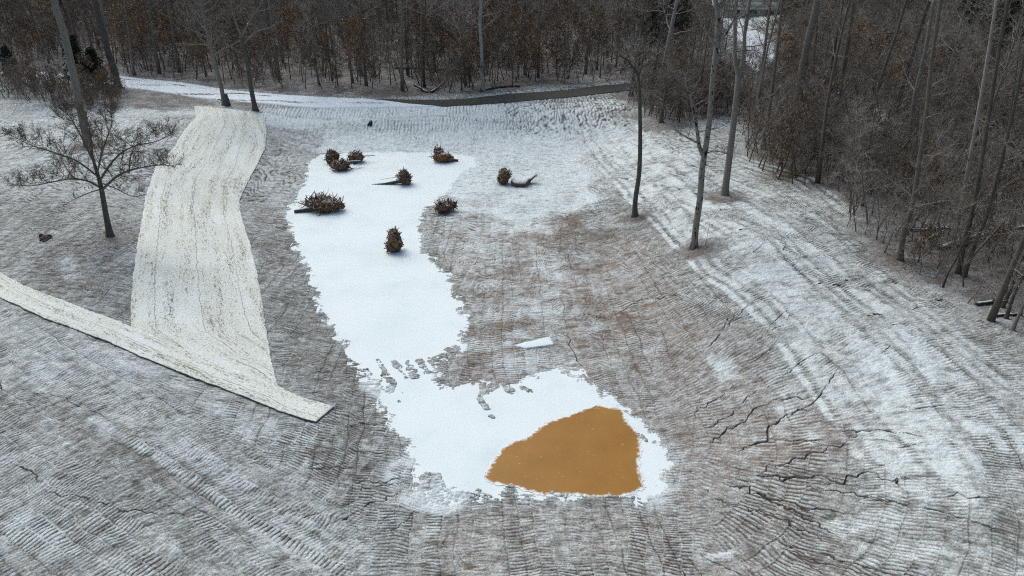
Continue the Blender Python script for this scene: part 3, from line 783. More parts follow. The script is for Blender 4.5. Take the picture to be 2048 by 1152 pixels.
M['road'] = m_road()
def rsnow(x, y, t, w):
    # along: white at the left, bare from the middle on, streaky change-over
    st = fbm(x / 9, y / .9, 3, 121) - .5
    xx = x / (y * cos(PITCH) + CH * sin(PITCH)) 
    edge = -.195 + .095 * w + .05 * st
    base = 1 - sm(xx, edge - .012, edge + .012)
    base = .02 + .93 * base + .25 * st
    base = np.where(xx < edge - .02, .84 + 1.3 * st - .35 * np.exp(-((w - .28) / .05) ** 2) * (vnoise(x / 6, y / 6, 131) > .5), base)
    base = np.where((t > 15.2), .80 + 1.0 * st, base)
    return np.where((w < .04) | (w > .96), np.maximum(base, .36), base)
RA, RB = ribbon("driveway_road", UP, LO, M['road'], 420, 15, .05, rsnow)

_m, _nt, _b = mat_new("straw_edge_shade_mat", .95, .1); _b.inputs["Base Color"].default_value = (.10, .10, .08, 1); M['mat_edge_shade'] = _m  # blanket rim faces: straw darkened, the edge's shade painted into its colour
# ------------------------------------------------------------------ straw blankets
def blanket(name, left, right, n, m, label, cat, seed, lift=.05):
    """left and right edges as pixel polylines of equal length, draped on the ground"""
    def res(P, n):
        P = np.array(P, float); d = np.r_[0, np.cumsum(np.linalg.norm(np.diff(P, axis=0), axis=1))]
        t = np.linspace(0, d[-1], n); return np.stack([np.interp(t, d, P[:, k]) for k in (0, 1)], -1)
    A = res(W(left), n); B = res(W(right), n)
    r = np.random.default_rng(seed)
    jag = lambda P: P + .09 * (np.stack([fbm(P[:, 0] / .9, P[:, 1] / .9, 4, seed, .8), fbm(P[:, 0] / .9, P[:, 1] / .9, 4, seed + 1, .8)], -1) - .5) * 2
    A = jag(A); B = jag(B)
    w = np.linspace(0, 1, m)[None, :, None]
    P = A[:, None, :] * (1 - w) + B[:, None, :] * w
    x = P[..., 0].ravel(); y = P[..., 1].ravel()
    s = np.repeat(np.r_[0, np.cumsum(np.linalg.norm(np.diff((A + B) / 2, axis=0), axis=1))], m)
    wid = np.linalg.norm(A - B, axis=1)
    t = (np.linspace(0, 1, m)[None, :] * wid[:, None]).ravel()
    z = hm(x, y) + lift + .035 * fbm(x / .8, y / .7, 3, 131) + .02 * np.abs(np.sin(t * pi / 2.4)) + .02 * vnoise(t / .3, s / 2.5, 135)
    top = np.stack([x, y, z], -1)
    # make sure it clears the clods below
    i_ = np.arange(n - 1)[:, None] * m; j_ = np.arange(m - 1)[None, :]
    q = np.stack([i_ + j_, i_ + m + j_, i_ + m + j_ + 1, i_ + j_ + 1], -1).reshape(-1, 4)
    rim = np.concatenate([np.arange(m), np.arange(1, n) * m + m - 1, (n - 1) * m + np.arange(m - 2, -1, -1), np.arange(n - 2, 0, -1) * m])
    lowv = top[rim] - [0, 0, .10 + lift]
    k = len(rim); a = np.arange(k); b = (a + 1) % k
    q2 = np.stack([rim[a], rim[b], len(top) + b, len(top) + a], -1)
    o = new_obj(name, np.vstack([top, lowv]), [q, q2], M['straw'], smooth=True, uv=np.concatenate([np.stack([t, s], -1), np.stack([t[rim], s[rim]], -1)]))
    o.data.materials.append(M['mat_edge_shade'])
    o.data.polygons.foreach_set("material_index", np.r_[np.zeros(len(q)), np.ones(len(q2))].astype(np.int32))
    # orient up
    if o.data.polygons[0].normal.z < 0:
        o.data.flip_normals()
    tag(o, label, cat)
    return o
WL = [(388,212),(392,235),(368,262),(345,300),(310,335),(292,390),(278,470),(268,540),(262,600),(262,660),(330,705),(450,752)]
WR = [(530,236),(534,262),(532,292),(512,335),(492,372),(479,402),(482,430),(498,480),(513,540),(530,640),(541,715),(556,775)]
blanket("erosion_blanket", WL, WR, 260, 90, "wide pale straw erosion blanket running down the left bank, lightly snowed over", "erosion blanket", 3, .0)
SU = [(-220,450),(-60,515),(0,546),(50,574),(104,594),(174,621),(260,653),(340,688),(450,735),(545,768),(600,795),(667,816)]
SL = [(-220,490),(-60,566),(0,597),(87,637),(139,657),(208,682),(271,710),(347,741),(420,770),(486,794),(560,824),(632,847)]
blanket("erosion_blanket", SU, SL, 320, 26, "narrow diagonal strip of straw blanket crossing the bottom of the wide one", "erosion blanket", 9, .04)

# ------------------------------------------------------------------ trees
def unit(v): 
    v = np.asarray(v, float); return v / (np.linalg.norm(v) + 1e-9)
def branch(rg, p, d, L, r, segs, up=.25, wob=.18):
    pts = [np.array(p, float)]; d = unit(d)
    for i in range(segs):
        d = unit(d + rg.normal(0, wob, 3) + [0, 0, up / segs])
        pts.append(pts[-1] + d * L / segs)
    return np.array(pts)
def crown_on(rg, mb, path, r0, r1, n, Lr, f0=.35, f1=1.0, sub=6, twigs=4, elev=(.2, .9), tips=None, kk=(4, 3), rmin=.008, twl=(.35, .8)):
    path = np.asarray(path); m = len(path)
    H = np.linspace(0, 1, m)
    for i in range(n):
        f = f0 + (f1 - f0) * ((i + rg.random()) / n)
        p = np.array([np.interp(f, H, path[:, k]) for k in range(3)])
        r = np.interp(f, H, np.linspace(r0, r1, m)) * rg.uniform(.30, .5)
        az = i * 2.4 + rg.uniform(-.5, .5); el = rg.uniform(*elev)
        L = Lr * (1.15 - .75 * (f - f0) / max(.01, 1 - f0)) * rg.uniform(.6, 1.15)
        bp = branch(rg, p, (cos(az) * cos(el), sin(az) * cos(el), sin(el)), L, r, 5)
        mb.tube(bp, np.linspace(max(r, rmin * 1.5), rmin, 6), kk[0], False)
        for j in range(sub):
            g = rg.uniform(.25, 1.0); q = np.array([np.interp(g, np.linspace(0, 1, 6), bp[:, k]) for k in range(3)])
            dd = unit(bp[-1] - bp[0]) + rg.normal(0, .55, 3)
            sl = L * rg.uniform(.25, .5) * (1.2 - g * .6)
            sp_ = branch(rg, q, dd, sl, 0, 3, .3)
            mb.tube(sp_, np.linspace(max(r * .35, rmin), rmin * .7, 4), kk[1], False)
            for k in range(twigs):
                tt = rg.uniform(.3, 1); qq = np.array([np.interp(tt, np.linspace(0, 1, 4), sp_[:, c]) for c in range(3)])
                e = branch(rg, qq, unit(sp_[-1] - sp_[0]) + rg.normal(0, .5, 3), rg.uniform(*twl), 0, 2, .3)
                mb.tube(e, [rmin * .8, rmin * .6, rmin * .4], 3, False)
                if tips is not None: tips.append(e[-1]); tips.append(e[1])
def trunk_path(rg, H, lean=.03, wob=.012, n=10, p0=(0, 0, 0)):
    p = np.array(p0, float); d = unit([rg.normal(0, lean), rg.normal(0, lean), 1]); out = [p.copy()]
    for i in range(n):
        d = unit(d + [rg.normal(0, wob * 2), rg.normal(0, wob * 2), .02]); p = p + d * H / n; out.append(p.copy())
    return np.array(out)
def trunk_r(r, n, top=.22):
    t = np.linspace(0, 1, n); return r * ((1 - t) * (1 - top) + top) * (1 + .45 * np.exp(-t * n * .9))

def leaves_at(rg, pts, n, spread, size):
    pts = np.asarray(pts); i = rg.integers(0, len(pts), n)
    c = pts[i] + rg.normal(0, spread, (n, 3))
    a = rg.normal(0, 1, (n, 3)); a /= np.linalg.norm(a, axis=1)[:, None]
    b = np.cross(a, rg.normal(0, 1, (n, 3))); b /= np.linalg.norm(b, axis=1)[:, None]
    s = size * rg.uniform(.6, 1.3, (n, 1))
    v = np.stack([c - a * s, c + b * s * .5, c + a * s, c - b * s * .5], 1).reshape(-1, 3)
    q = np.arange(n * 4).reshape(-1, 4)
    return v, q

def forest_template(seed, H, r, n=24, sub=6, tw=4, f0=.42, Lr=4.2, kk=(4, 3), rmin=.012):
    rg = np.random.default_rng(seed)
    tp = trunk_path(rg, H); a = MB(); a.tube(tp, trunk_r(r, len(tp)), 7)
    c = MB()
    # a few dead snags low down
    crown_on(rg, c, tp, r, r * .22, n, Lr, f0, 1.0, sub, tw, kk=kk, rmin=rmin)
    crown_on(rg, c, tp, r * .5, r * .1, 5, 1.8, .15, f0, 2, 2, (-.1, .6), kk=kk, rmin=rmin)
    return a, c
TPL = [forest_template(100 + i, 14 + 1.6 * i, .085 + .02 * i, 30, 7, 4) for i in range(6)]
LOW = [forest_template(200 + i, 15 + 2.0 * i, .13 + .03 * i, 14, 4, 2, .3, 4.0, (3, 3), .018) for i in range(5)]
def small_template(seed, H, n=9, leaves=0, sub=4, tw=3, size=.09):
    rg = np.random.default_rng(seed)
    tp = trunk_path(rg, H, .10, .05, 6); a = MB(); a.tube(tp, np.linspace(.035 + H * .004, .008, 7), 4)
    c = MB(); tips = []
    crown_on(rg, c, tp, .04, .01, n, H * .34, .15, 1.0, sub, tw, (.3, 1.1), tips, (3, 3), .007, (.2, .5))
    lf = leaves_at(rg, tips, leaves, .18, size) if leaves else None
    return a, c, lf

def region_pts(rg, poly, n, mind, keep=None, near=None):
    poly = np.array(poly); out = []
    lo = poly.min(0); hi = poly.max(0); tries = 0
    lo = np.maximum(lo, [-210, 20]); hi = np.minimum(hi, [190, 262])
    cell = {}
    while len(out) < n and tries < n * 40:
        tries += 1
        p = lo + (hi - lo) * rg.random(2)
        u = p[0] / (p[1] * cos(PITCH) + CH * sin(PITCH))
        if abs(u) > .86: continue
        if keep is not None and not keep(p): continue
        if not inside(np.array([p[0]]), np.array([p[1]]), poly)[0]: continue
        k = (int(p[0] // mind), int(p[1] // mind))
        if any((q[0] - p[0]) ** 2 + (q[1] - p[1]) ** 2 < mind * mind for a in (-1, 0, 1) for b in (-1, 0, 1) for q in cell.get((k[0] + a, k[1] + b), [])): continue
        cell.setdefault(k, []).append(p); out.append(p)
    return np.array(out)
farw = W([p for p in FARW if p[1] > 0]) + [(190, 262), (-210, 262)]
rightw = W(RIGHTW[:RIGHTW.index((2048,690)) + 1]) + [(44, 26), (190, 60), (190, 262), (80, 262)] + W([(1550,120),(1400,165)])
roadpts = np.vstack([(RA + RB) / 2])
clearw = W(CLEAR)
gapw = W([(1424,6),(1560,6),(1575,60),(1575,110),(1556,150),(1500,165),(1450,160),(1450,100)])
openw = W([(1700,440),(1800,425),(2048,440),(2100,640),(2040,690),(1960,630),(1890,590),(1790,555),(1740,500)])
open2 = W([(1680,205),(1770,200),(1765,285),(1680,290)])
ORG = np.random.default_rng(90)
def free(p, mar=4.6):
    if mar < 4.3:
        a1 = np.array([p[0]]); a2 = np.array([p[1]])
        if inside(a1, a2, openw)[0] and ORG.random() < .45: return False
        if inside(a1, a2, open2)[0] and ORG.random() < .85: return False
    if mar < 4.3 and inside(np.array([p[0]]), np.array([p[1]]), gapw)[0]: return False
    if np.min((roadpts[:, 0] - p[0]) ** 2 + (roadpts[:, 1] - p[1]) ** 2) < mar * mar: return False
    if sdf(np.array([p[0]]), np.array([p[1]]), clearw)[0] < 1.0: return False
    return True
rg = np.random.default_rng(42)
fp = region_pts(rg, farw, 1150, 2.4, free)
rp = region_pts(rg, rightw, 150, 4.5, lambda p: free(p) and rg.random() < 1.0)
allp = np.vstack([fp, rp]); zone = np.r_[np.zeros(len(fp)), np.ones(len(rp))]
dist = np.hypot(allp[:, 0], allp[:, 1]); order = np.argsort(dist)
NT = 260
tpl_mesh = []
def instance_tree(k, x, y, z, rz, s, name, labels):
    root = empty(name, (x, y, z), rz); root.scale = (s, s, s)
    if tpl_mesh[k][0] is None:
        a, c = TPL[k]
        t = new_obj("trunk", *pack(a), M['bark'], root, True); cr = new_obj("crown", *pack(c), M['twig'], root, False)
        tpl_mesh[k] = (t, cr)
    else:
        for src in tpl_mesh[k]:
            c = src.copy(); COL.objects.link(c); c.parent = root
            if src is tpl_mesh[k][0] and rg.random() < .40:
                c.material_slots[0].link = 'OBJECT'; c.material_slots[0].material = M['pale']
    tag(root, *labels)
    return root
def pack(mb):
    v, q, t = mb.arrays(); return v, [q, t]
tpl_mesh = [[None, None] for _ in TPL]
GRP = {0: ("bare grey-brown tree in the dense woods behind the driveway", "tree", "bare trees in the woods behind the driveway"),
       1: ("bare grey-brown tree in the tangled woods on the right", "tree", "bare trees in the woods on the right")}
HGT = {}
for n_, idx in enumerate(order[:NT]):
    x, y = allp[idx]; z = float(hm(x, y)) - .08
    instance_tree(int(rg.integers(0, len(TPL))), x, y, z, rg.uniform(0, 6.28), rg.uniform(.75, 1.15), "forest_tree", GRP[int(zone[idx])])
def scatter(name, tpls, pts, mats, label, cat=None, smin=.7, smax=1.25, grp=None):
    """many merged copies -> one object holding the uncountable mass"""
    outs = [MB() for _ in mats]
    for (x, y) in pts:
        k = int(rg.integers(0, len(tpls))); a = rg.uniform(0, 6.28); s = rg.uniform(smin, smax)
        R = np.array([[cos(a), -sin(a), 0], [sin(a), cos(a), 0], [0, 0, 1]]) * s
        z = float(hm(x, y)) - .05
        for o_, parts in zip(outs, tpls[k]):
            for pt in parts:
                if pt is None: continue
                v, q, t = pt
                o_.add(v @ R.T + [x, y, z], q, t)
    objs = []
    for i, (o_, mname) in enumerate(zip(outs, mats)):
        if o_.n: 
            v, q, t = o_.arrays(); o = new_obj(name[i], v, [q, t], M[mname]); tag(o, label[i], None, None, 'stuff'); objs.append(o)
    return objs
def hidden_kit(name, parts_list):
    """source shapes for the uncountable masses (never linked to the scene themselves)"""
    c = bpy.data.collections.new(name)
    for k, parts in enumerate(parts_list):
        mbv = MB(); mats = []; fm = []
        vs_, qs_, ts_ = [], [], []
        me = None
        allv = []; quads = []; tris = []; qm = []; tm = []; n = 0
        for (v, q, t, mname) in parts:
            if M[mname] not in mats: mats.append(M[mname])
            mi = mats.index(M[mname])
            allv.append(v); 
            if len(q): quads.append(np.asarray(q) + n); qm.append(np.full(len(q), mi))
            if len(t): tris.append(np.asarray(t) + n); tm.append(np.full(len(t), mi))
            n += len(v)
        fl = ([np.vstack(quads)] if quads else []) + ([np.vstack(tris)] if tris else [])
        o = new_obj(name + "_kit", np.vstack(allv), fl, None)
        for m_ in mats: o.data.materials.append(m_)
        mi = np.concatenate(qm + tm).astype(np.int32)
        o.data.polygons.foreach_set("material_index", mi)
        COL.objects.unlink(o); c.objects.link(o)
    return c
def mass(name, kit, pts, label, smin, smax, sink=.05):
    pts = np.asarray(pts); z = hm(pts[:, 0], pts[:, 1]) - sink
    me = bpy.data.meshes.new(name); me.vertices.add(len(pts)); me.vertices.foreach_set("co", np.c_[pts, z].astype(np.float32).ravel())
    n = len(pts)
    for nm, tp, val in (("turn", 'FLOAT', rg.uniform(0, 6.28, n)), ("size", 'FLOAT', rg.uniform(smin, smax, n)), ("pick", 'INT', rg.integers(0, len(kit.objects), n))):
        a = me.attributes.new(nm, tp, 'POINT'); a.data.foreach_set("value", val.astype(np.float32 if tp == 'FLOAT' else np.int32))
    o = bpy.data.objects.new(name, me); COL.objects.link(o)
    ng = bpy.data.node_groups.new(name, 'GeometryNodeTree')
    ng.interface.new_socket("Geometry", in_out='INPUT', socket_type='NodeSocketGeometry'); ng.interface.new_socket("Geometry", in_out='OUTPUT', socket_type='NodeSocketGeometry')
    gi = ng.nodes.new("NodeGroupInput"); go = ng.nodes.new("NodeGroupOutput")
    ci = ng.nodes.new("GeometryNodeCollectionInfo"); ci.inputs["Collection"].default_value = kit; ci.inputs["Separate Children"].default_value = True; ci.inputs["Reset Children"].default_value = True
    ip = ng.nodes.new("GeometryNodeInstanceOnPoints"); ip.inputs["Pick Instance"].default_value = True
    def na(nm, tp):
        a = ng.nodes.new("GeometryNodeInputNamedAttribute"); a.data_type = tp; a.inputs["Name"].default_value = nm; return a.outputs["Attribute"]
    cx = ng.nodes.new("ShaderNodeCombineXYZ"); ng.links.new(na("turn", 'FLOAT'), cx.inputs[2])
    er = ng.nodes.new("FunctionNodeEulerToRotation"); ng.links.new(cx.outputs[0], er.inputs[0])
    ng.links.new(gi.outputs[0], ip.inputs["Points"]); ng.links.new(ci.outputs[0], ip.inputs["Instance"])
    ng.links.new(er.outputs[0], ip.inputs["Rotation"]); ng.links.new(na("size", 'FLOAT'), ip.inputs["Scale"]); ng.links.new(na("pick", 'INT'), ip.inputs["Instance Index"])
    ng.links.new(ip.outputs[0], go.inputs[0])
    md = o.modifiers.new("scatter", 'NODES'); md.node_group = ng
    tag(o, label, None, None, 'stuff'); return o
def P4(mb, m): return (*mb.arrays(), m)
kit_tree = hidden_kit("woods", [[P4(a, 'bark'), P4(c, 'twig')] for a, c in TPL])
mass("distant_woods", kit_tree, allp[order[NT:]], "mass of bare trees filling the woods far behind the driveway", .75, 1.2)
KB = []
for i in range(7):
    a, c, _ = small_template(300 + i, 2.2 + .8 * i, 13, 0, 6, 4); KB.append([P4(a, 'bark'), P4(c, 'twig')])
for i in range(4):
    a, c, lf = small_template(320 + i, 3 + 1.1 * i, 11, 260, 5, 3, .11); KB.append([P4(a, 'bark'), P4(c, 'twig'), (lf[0], lf[1], [], 'dleaf')])
a, c, lf = small_template(330, 3.6, 10, 260, 4, 3, .10); KB.append([P4(a, 'bark'), P4(c, 'twig'), (lf[0], lf[1], [], 'beech')])
kit_brush = hidden_kit("brush", KB)
kit_grey = hidden_kit("grey_brush", KB[:7] + KB[1:7] + KB[7:9])
up1 = region_pts(rg, farw, 5200, .8, lambda p: free(p, 4.2) and rg.random() < (1.25 - (p[1] - 100) / 150))
mass("undergrowth", kit_brush, up1, "thin saplings and brush under the woods behind the driveway", .6, 1.5)
bright = np.vstack([region_pts(rg, rightw, 3000, .6, lambda p: free(p, 4.2)), region_pts(rg, rightw, 2300, .5, lambda p: p[1] < 115 and free(p, 4.2))])
mass("undergrowth", kit_grey, bright, "tangle of grey saplings and brush filling the woods on the right", .45, 1.25)

thick = W([(-60,170),(40,166),(150,176),(250,184),(262,200),(215,214),(120,216),(60,206),(-60,196)])
tp_ = region_pts(rg, thick, 190, .55, lambda p: free(p, 4.0))
mass("undergrowth", kit_brush, tp_, "brown thicket of brush at the far left between the driveway and the field", .35, .75)

# brown-leaved saplings
SAP = [small_template(400 + i, 5.5 + 1.4 * i, 14, 800, 5, 3, .13) for i in range(3)]
def sapling(px, py, s, leafmat, labels, k=None, name="beech_sapling"):
    b = hit(px, py)
    if not free(b[:2], 4.0) and py < 200: return
    k = int(rg.integers(0, 3)) if k is None else k
    key = (k, leafmat)
    root = empty(name, tuple(b - [0, 0, .05]), rg.uniform(0, 6)); root.scale = (s, s, s)
    if key not in SAPM:
        a, c, lf = SAP[k]
        a2 = MB(); a2.add(*a.arrays()); 
        SAPM[key] = (new_obj("trunk", *pack(a), M['bark'], root), new_obj("branches", *pack(c), M['twig'], root), new_obj("foliage", lf[0], [lf[1]], M[leafmat], root))
    else:
        for src in SAPM[key]:
            c = src.copy(); COL.objects.link(c); c.parent = root
    tag(root, *labels)
SAPM = {}
GB = ("small beech still holding rusty brown leaves among the bare trees behind the driveway", "sapling", "brown-leaved beeches behind the driveway")
for px, py in [(235,130),(262,128),(290,140),(330,142),(365,150),(395,155),(420,158),(250,112),(310,118),(345,122),(380,130),(560,175),(585,160),(640,180),(686,188),(700,178),(660,165),(860,165),(840,150),(905,182),(925,184),(940,176),(955,182),(915,160),(980,150),(1000,165),(1015,150),(1055,158),(1075,165),(1090,150),(1110,155),(1130,160),(1180,140),(1210,135),(1225,120),(1040,130),(990,125),(880,120),(870,140),(30,120),(60,118),(95,120),(450,120),(480,140),(760,170),(300,165-20)]:
    sapling(px + rg.uniform(-6, 6), py - 2, rg.uniform(.8, 1.35), 'beech' if rg.random() < .62 else 'dleaf', GB)
GR = ("small tree with dull brown leaves in the brushy woods on the right", "sapling", "brown-leaved saplings on the right")
for px, py in [(1390,185),(1420,195),(1440,210),(1400,205),(1460,205),(1480,190),(1360,200),(1340,190),(1380,225),(1430,225),(1470,225),(1520,180),(1560,190),(1600,170),(1640,210),(1690,180),(1720,190),(1760,220),(1700,150),(1660,170),(1810,240),(1860,220),(1330,230),(1310,205),(1560,330)]:
    sapling(px, py, rg.uniform(.6, 1.05) * (.6 if 1380 < px < 1540 else 1), 'dleaf' if rg.random() < .65 else 'beech', GR)
GY = ("slender sapling dotted with yellow-brown leaves in the woods on the right", "sapling", "yellow-leaved saplings on the right")
for px, py in [(1805,385),(1835,410),(1870,400)]:
    sapling(px, py, rg.uniform(.45, .65), 'yleaf', GY)
GL = ("rusty bush in the thicket at the far left beside the driveway", "bush", "bushes in the far left thicket")
for px, py in [(70,185),(90,195),(110,190),(130,200),(150,205),(175,205),(205,205),(225,200),(160,190),(60,170),(195,190),(120,175)]:
    sapling(px, py + 6, rg.uniform(.4, .7), 'dleaf' if rg.random() < .7 else 'beech', GL, name="thicket_bush")

# ---- single trees with a shape of their own
def px_path(base_px, pts, wob=0.0, seed=0):
    base = hit(*base_px); r = np.random.default_rng(seed)
    out = [base - [0, 0, .15]]
    for p in pts:
        q = onplane(base, *p); q[1] += r.normal(0, wob); out.append(q)
    return base, np.array(out)
def smooth_path(P, n):
    P = np.asarray(P); t = np.linspace(0, len(P) - 1, n); i = np.clip(t.astype(int), 0, len(P) - 2); f = (t - i)[:, None]
    p0 = P[np.clip(i - 1, 0, None)]; p1 = P[i]; p2 = P[i + 1]; p3 = P[np.clip(i + 2, None, len(P) - 1)]
    return .5 * (2 * p1 + (p2 - p0) * f + (2 * p0 - 5 * p1 + 4 * p2 - p3) * f ** 2 + (3 * p1 - p0 - 3 * p2 + p3) * f ** 3)
def special(name, base_px, pts, rbase, rtop, mat, label, cat="tree", crown=None, limbs=(), tmat='twig', seed=1, buds=0):
    base, P = px_path(base_px, pts, .05, seed)
    root = empty(name, tuple(base))
    S = smooth_path(P, max(8, len(P) * 4))
    n = len(S); t = np.linspace(0, 1, n); dz = np.abs(S[:, 2] - S[0, 2])
    mb = MB(); mb.tube(S, (rbase + (rtop - rbase) * t) * (1 + .7 * np.exp(-dz / .35)), 10)
    mb.build("trunk", M[mat], root)
    rg_ = np.random.default_rng(seed); 
    if limbs or crown:
        c = MB(); tips = []
        for lp, r0, r1, kw in limbs:
            L = np.array([onplane(base, *p) for p in lp])
            if kw.get('y'): L[:, 1] += np.linspace(0, kw['y'], len(L))
            LS = smooth_path(L, len(L) * 3)
            c.tube(LS, np.linspace(r0, r1, len(LS)), 6)
            if kw.get('n'): crown_on(rg_, c, LS, r0, r1, kw['n'], kw.get('L', 1.5), kw.get('f0', .3), 1.0, kw.get('sub', 4), kw.get('tw', 3), (.1, 1.2), tips, (3, 3), kw.get('rm', .007), (.2, .5))
        if crown: crown_on(rg_, c, S, rbase, rtop, **crown)
        c.build("crown", M[tmat], root, False)
        if buds and tips:
            lf = leaves_at(rg_, tips, buds, .07, .045); new_obj("buds", lf[0] - np.array(root.location), [lf[1]], M['bud'], root)
    tag(root, label, cat)
    return root
# small spreading tree in front, left
special("spreading_tree", (220,472), [(212,430),(203,385),(198,362),(190,330),(182,300)], .20, .07, 'near', "low spreading bare tree with a wide twiggy crown, left of the wide straw blanket", seed=11, buds=2600, tmat='fine',
        limbs=[([(204,380),(235,352),(270,338),(320,330),(352,334)], .09, .02, dict(n=38, L=1.9, f0=.16, sub=8, tw=4, rm=.0075)), ([(202,376),(175,362),(140,358),(100,365),(60,372),(25,368)], .08, .015, dict(n=38, L=1.8, f0=.16, sub=8, tw=4, rm=.0075)),
               ([(200,360),(225,320),(255,300),(300,292),(325,275)], .08, .015, dict(n=24, L=1.8, y=1.5, sub=8, tw=5, rm=.009)), ([(198,355),(160,320),(120,300),(80,282),(50,262)], .07, .012, dict(n=24, L=1.8, y=-1.2, sub=8, tw=5, rm=.009)),
               ([(195,345),(215,290),(240,240),(245,210)], .06, .012, dict(n=26, L=1.9, f0=.12, y=-1.5, sub=8, tw=5, rm=.009)), ([(190,330),(150,270),(120,240),(90,228)], .06, .012, dict(n=26, L=1.9, f0=.12, y=1.5, sub=8, tw=5, rm=.009)),
               ([(186,315),(180,260),(172,230),(185,205)], .05, .012, dict(n=12, L=1.5, sub=8, tw=5, rm=.009)), ([(203,378),(180,385),(150,398),(125,412)], .05, .012, dict(n=6, L=.8)), ([(200,365),(240,372),(280,382),(315,372)], .05, .012, dict(n=10, L=1.0, y=-1.5, sub=5)),
               ([(258,345),(262,310),(275,288),(300,280)], .05, .012, dict(n=9, L=1.3)), ([(150,360),(132,335),(118,312)], .04, .012, dict(n=7, L=1.2))])
special("tall_tree", (177,292), [(170,262),(160,215),(150,165),(140,120),(128,70),(114,20),(104,-20),(92,-70)], .36, .24, 'pale', "tall pale straight trunk rising behind the low spreading tree", seed=12,
        crown=dict(n=8, Lr=4, f0=.86), tmat='twig')
special("tall_tree", (236,176), [(228,140),(218,105),(205,60),(190,5),(178,-40)], .42, .26, 'near', "thick grey trunk in the far left thicket at the driveway edge", seed=13, crown=dict(n=6, Lr=4, f0=.8))
special("tall_tree", (225,165), [(222,140),(212,80),(205,20),(198,-30)], .22, .14, 'pale', "slim pale trunk just left of the thick trunk in the left thicket", seed=14, crown=dict(n=6, Lr=3, f0=.7))
special("slender_tree", (449,210), [(442,170),(430,125),(418,80),(405,20),(398,-30)], .25, .13, 'pale', "slender pale tree beside the dead stump at the driveway edge", seed=15, crown=dict(n=24, Lr=4, f0=.45))
special("slender_tree", (511,220), [(503,180),(495,130),(486,90),(483,70)], .27, .17, 'near', "forked tree on the verge just above the wide blanket, right of the stump", seed=16,
        limbs=[([(484,75),(470,40),(460,0),(455,-40)], .14, .06, dict(n=12, L=2.5)), ([(484,72),(500,40),(520,10),(530,-20)], .13, .05, dict(n=12, L=2.5)), ([(486,90),(510,65),(540,55),(565,40)], .08, .03, dict(n=8, L=2.0)), ([(490,110),(465,95),(440,80),(420,60)], .07, .02, dict(n=8, L=2)) ])
special("dark_trunk_tree", (1270,432), [(1271,400),(1278,350),(1280,300),(1280,250),(1279,200),(1278,170),(1275,150)], .20, .10, 'near', "dark slim tree with a hooked top, leftmost of the trees in the snowy clearing", seed=17, tmat='dark',
        limbs=[([(1275,150),(1270,139),(1262,131),(1256,120),(1246,115),(1240,112),(1229,117),(1212,121)], .085, .018, dict(n=8, L=1.0)), ([(1266,136),(1253,136),(1241,141),(1230,142),(1219,155),(1212,166)], .05, .012, dict(n=6, L=.8)), ([(1277,155),(1283,130),(1287,110)], .05, .012, dict(n=8, L=.8)), ([(1280,260),(1300,245)], .03, .01, {}), ([(1280,300),(1295,290)], .03, .01, {})])
special("flaky_bark_tree", (1388,494), [(1392,450),(1399,400),(1404,345),(1408,310),(1416,270),(1421,220),(1425,160),(1432,100),(1437,40),(1430,-20),(1428,-60)], .22, .12, 'flaky', "forked tree with black and cream flaking bark in the snowy clearing", seed=18, tmat="flaky",
        limbs=[([(1406,312),(1398,290),(1394,260),(1387,220),(1380,190),(1372,170),(1360,140)], .14, .04, dict(n=24, L=1.8)), ([(1398,287),(1380,278),(1362,268),(1345,250),(1333,222)], .07, .015, dict(n=10, L=1.2)),
               ([(1409,308),(1430,302),(1455,308),(1470,315)], .05, .015, dict(n=8, L=1.2)), ([(1434,100),(1418,70),(1405,50),(1398,30)], .08, .03, dict(n=12, L=2)), ([(1432,90),(1450,70),(1465,45),(1475,15)], .09, .03, dict(n=12, L=2))])
special("grey_trunk_tree", (1449,390), [(1454,350),(1461,300),(1468,240),(1474,180),(1477,150)], .27, .19, 'pale', "tall grey-brown tree with a narrow high fork just right of the flaky-barked tree", seed=19, tmat="pale",
        limbs=[([(1477,152),(1470,120),(1470,60),(1472,0),(1470,-50)], .16, .10, dict(n=10, L=2.5)), ([(1477,152),(1486,120),(1490,60),(1500,0),(1506,-50)], .15, .09, dict(n=10, L=2.5)), ([(1470,215),(1450,235)], .03, .01, {}), ([(1462,300),(1440,310),(1420,300)], .04, .01, dict(n=5, L=.7))])
special("leaning_trunk_tree", (1585,245), [(1594,200),(1603,150),(1615,90),(1628,35),(1637,-15),(1645,-60)], .42, .30, 'pale', "thick pale leaning trunk at the edge of the right-hand woods", seed=20, crown=dict(n=6, Lr=3, f0=.8))
special("pale_trunk_tree", (1322,168), [(1328,130),(1338,80),(1352,10),(1360,-40)], .30, .2, 'palem', "straight whitish trunk behind the right end of the bare asphalt", seed=21, crown=dict(n=10, Lr=3.5, f0=.5))
special("brushy_tree", (1322,245), [(1325,215),(1332,180),(1330,150)], .22, .10, 'near', "short bushy tree ringed by leaf litter on the right verge below the driveway", seed=22, crown=dict(n=26, Lr=3.0, f0=.3, sub=7, twigs=4))
special("verge_tree", (1262,192), [(1266,165),(1270,130),(1272,100)], .26, .12, 'dark', "dark tree on the driveway verge behind the hooked tree", seed=23, crown=dict(n=30, Lr=4.0, f0=.45, sub=7, twigs=4))
special("grey_trunk_tree", (1508,238), [(1518,190),(1524,140),(1530,90),(1540,10),(1548,-40)], .17, .12, 'pale', "slim pale trunk just left of the thick leaning trunk at the woods edge", seed=24, crown=dict(n=10, Lr=3, f0=.5))
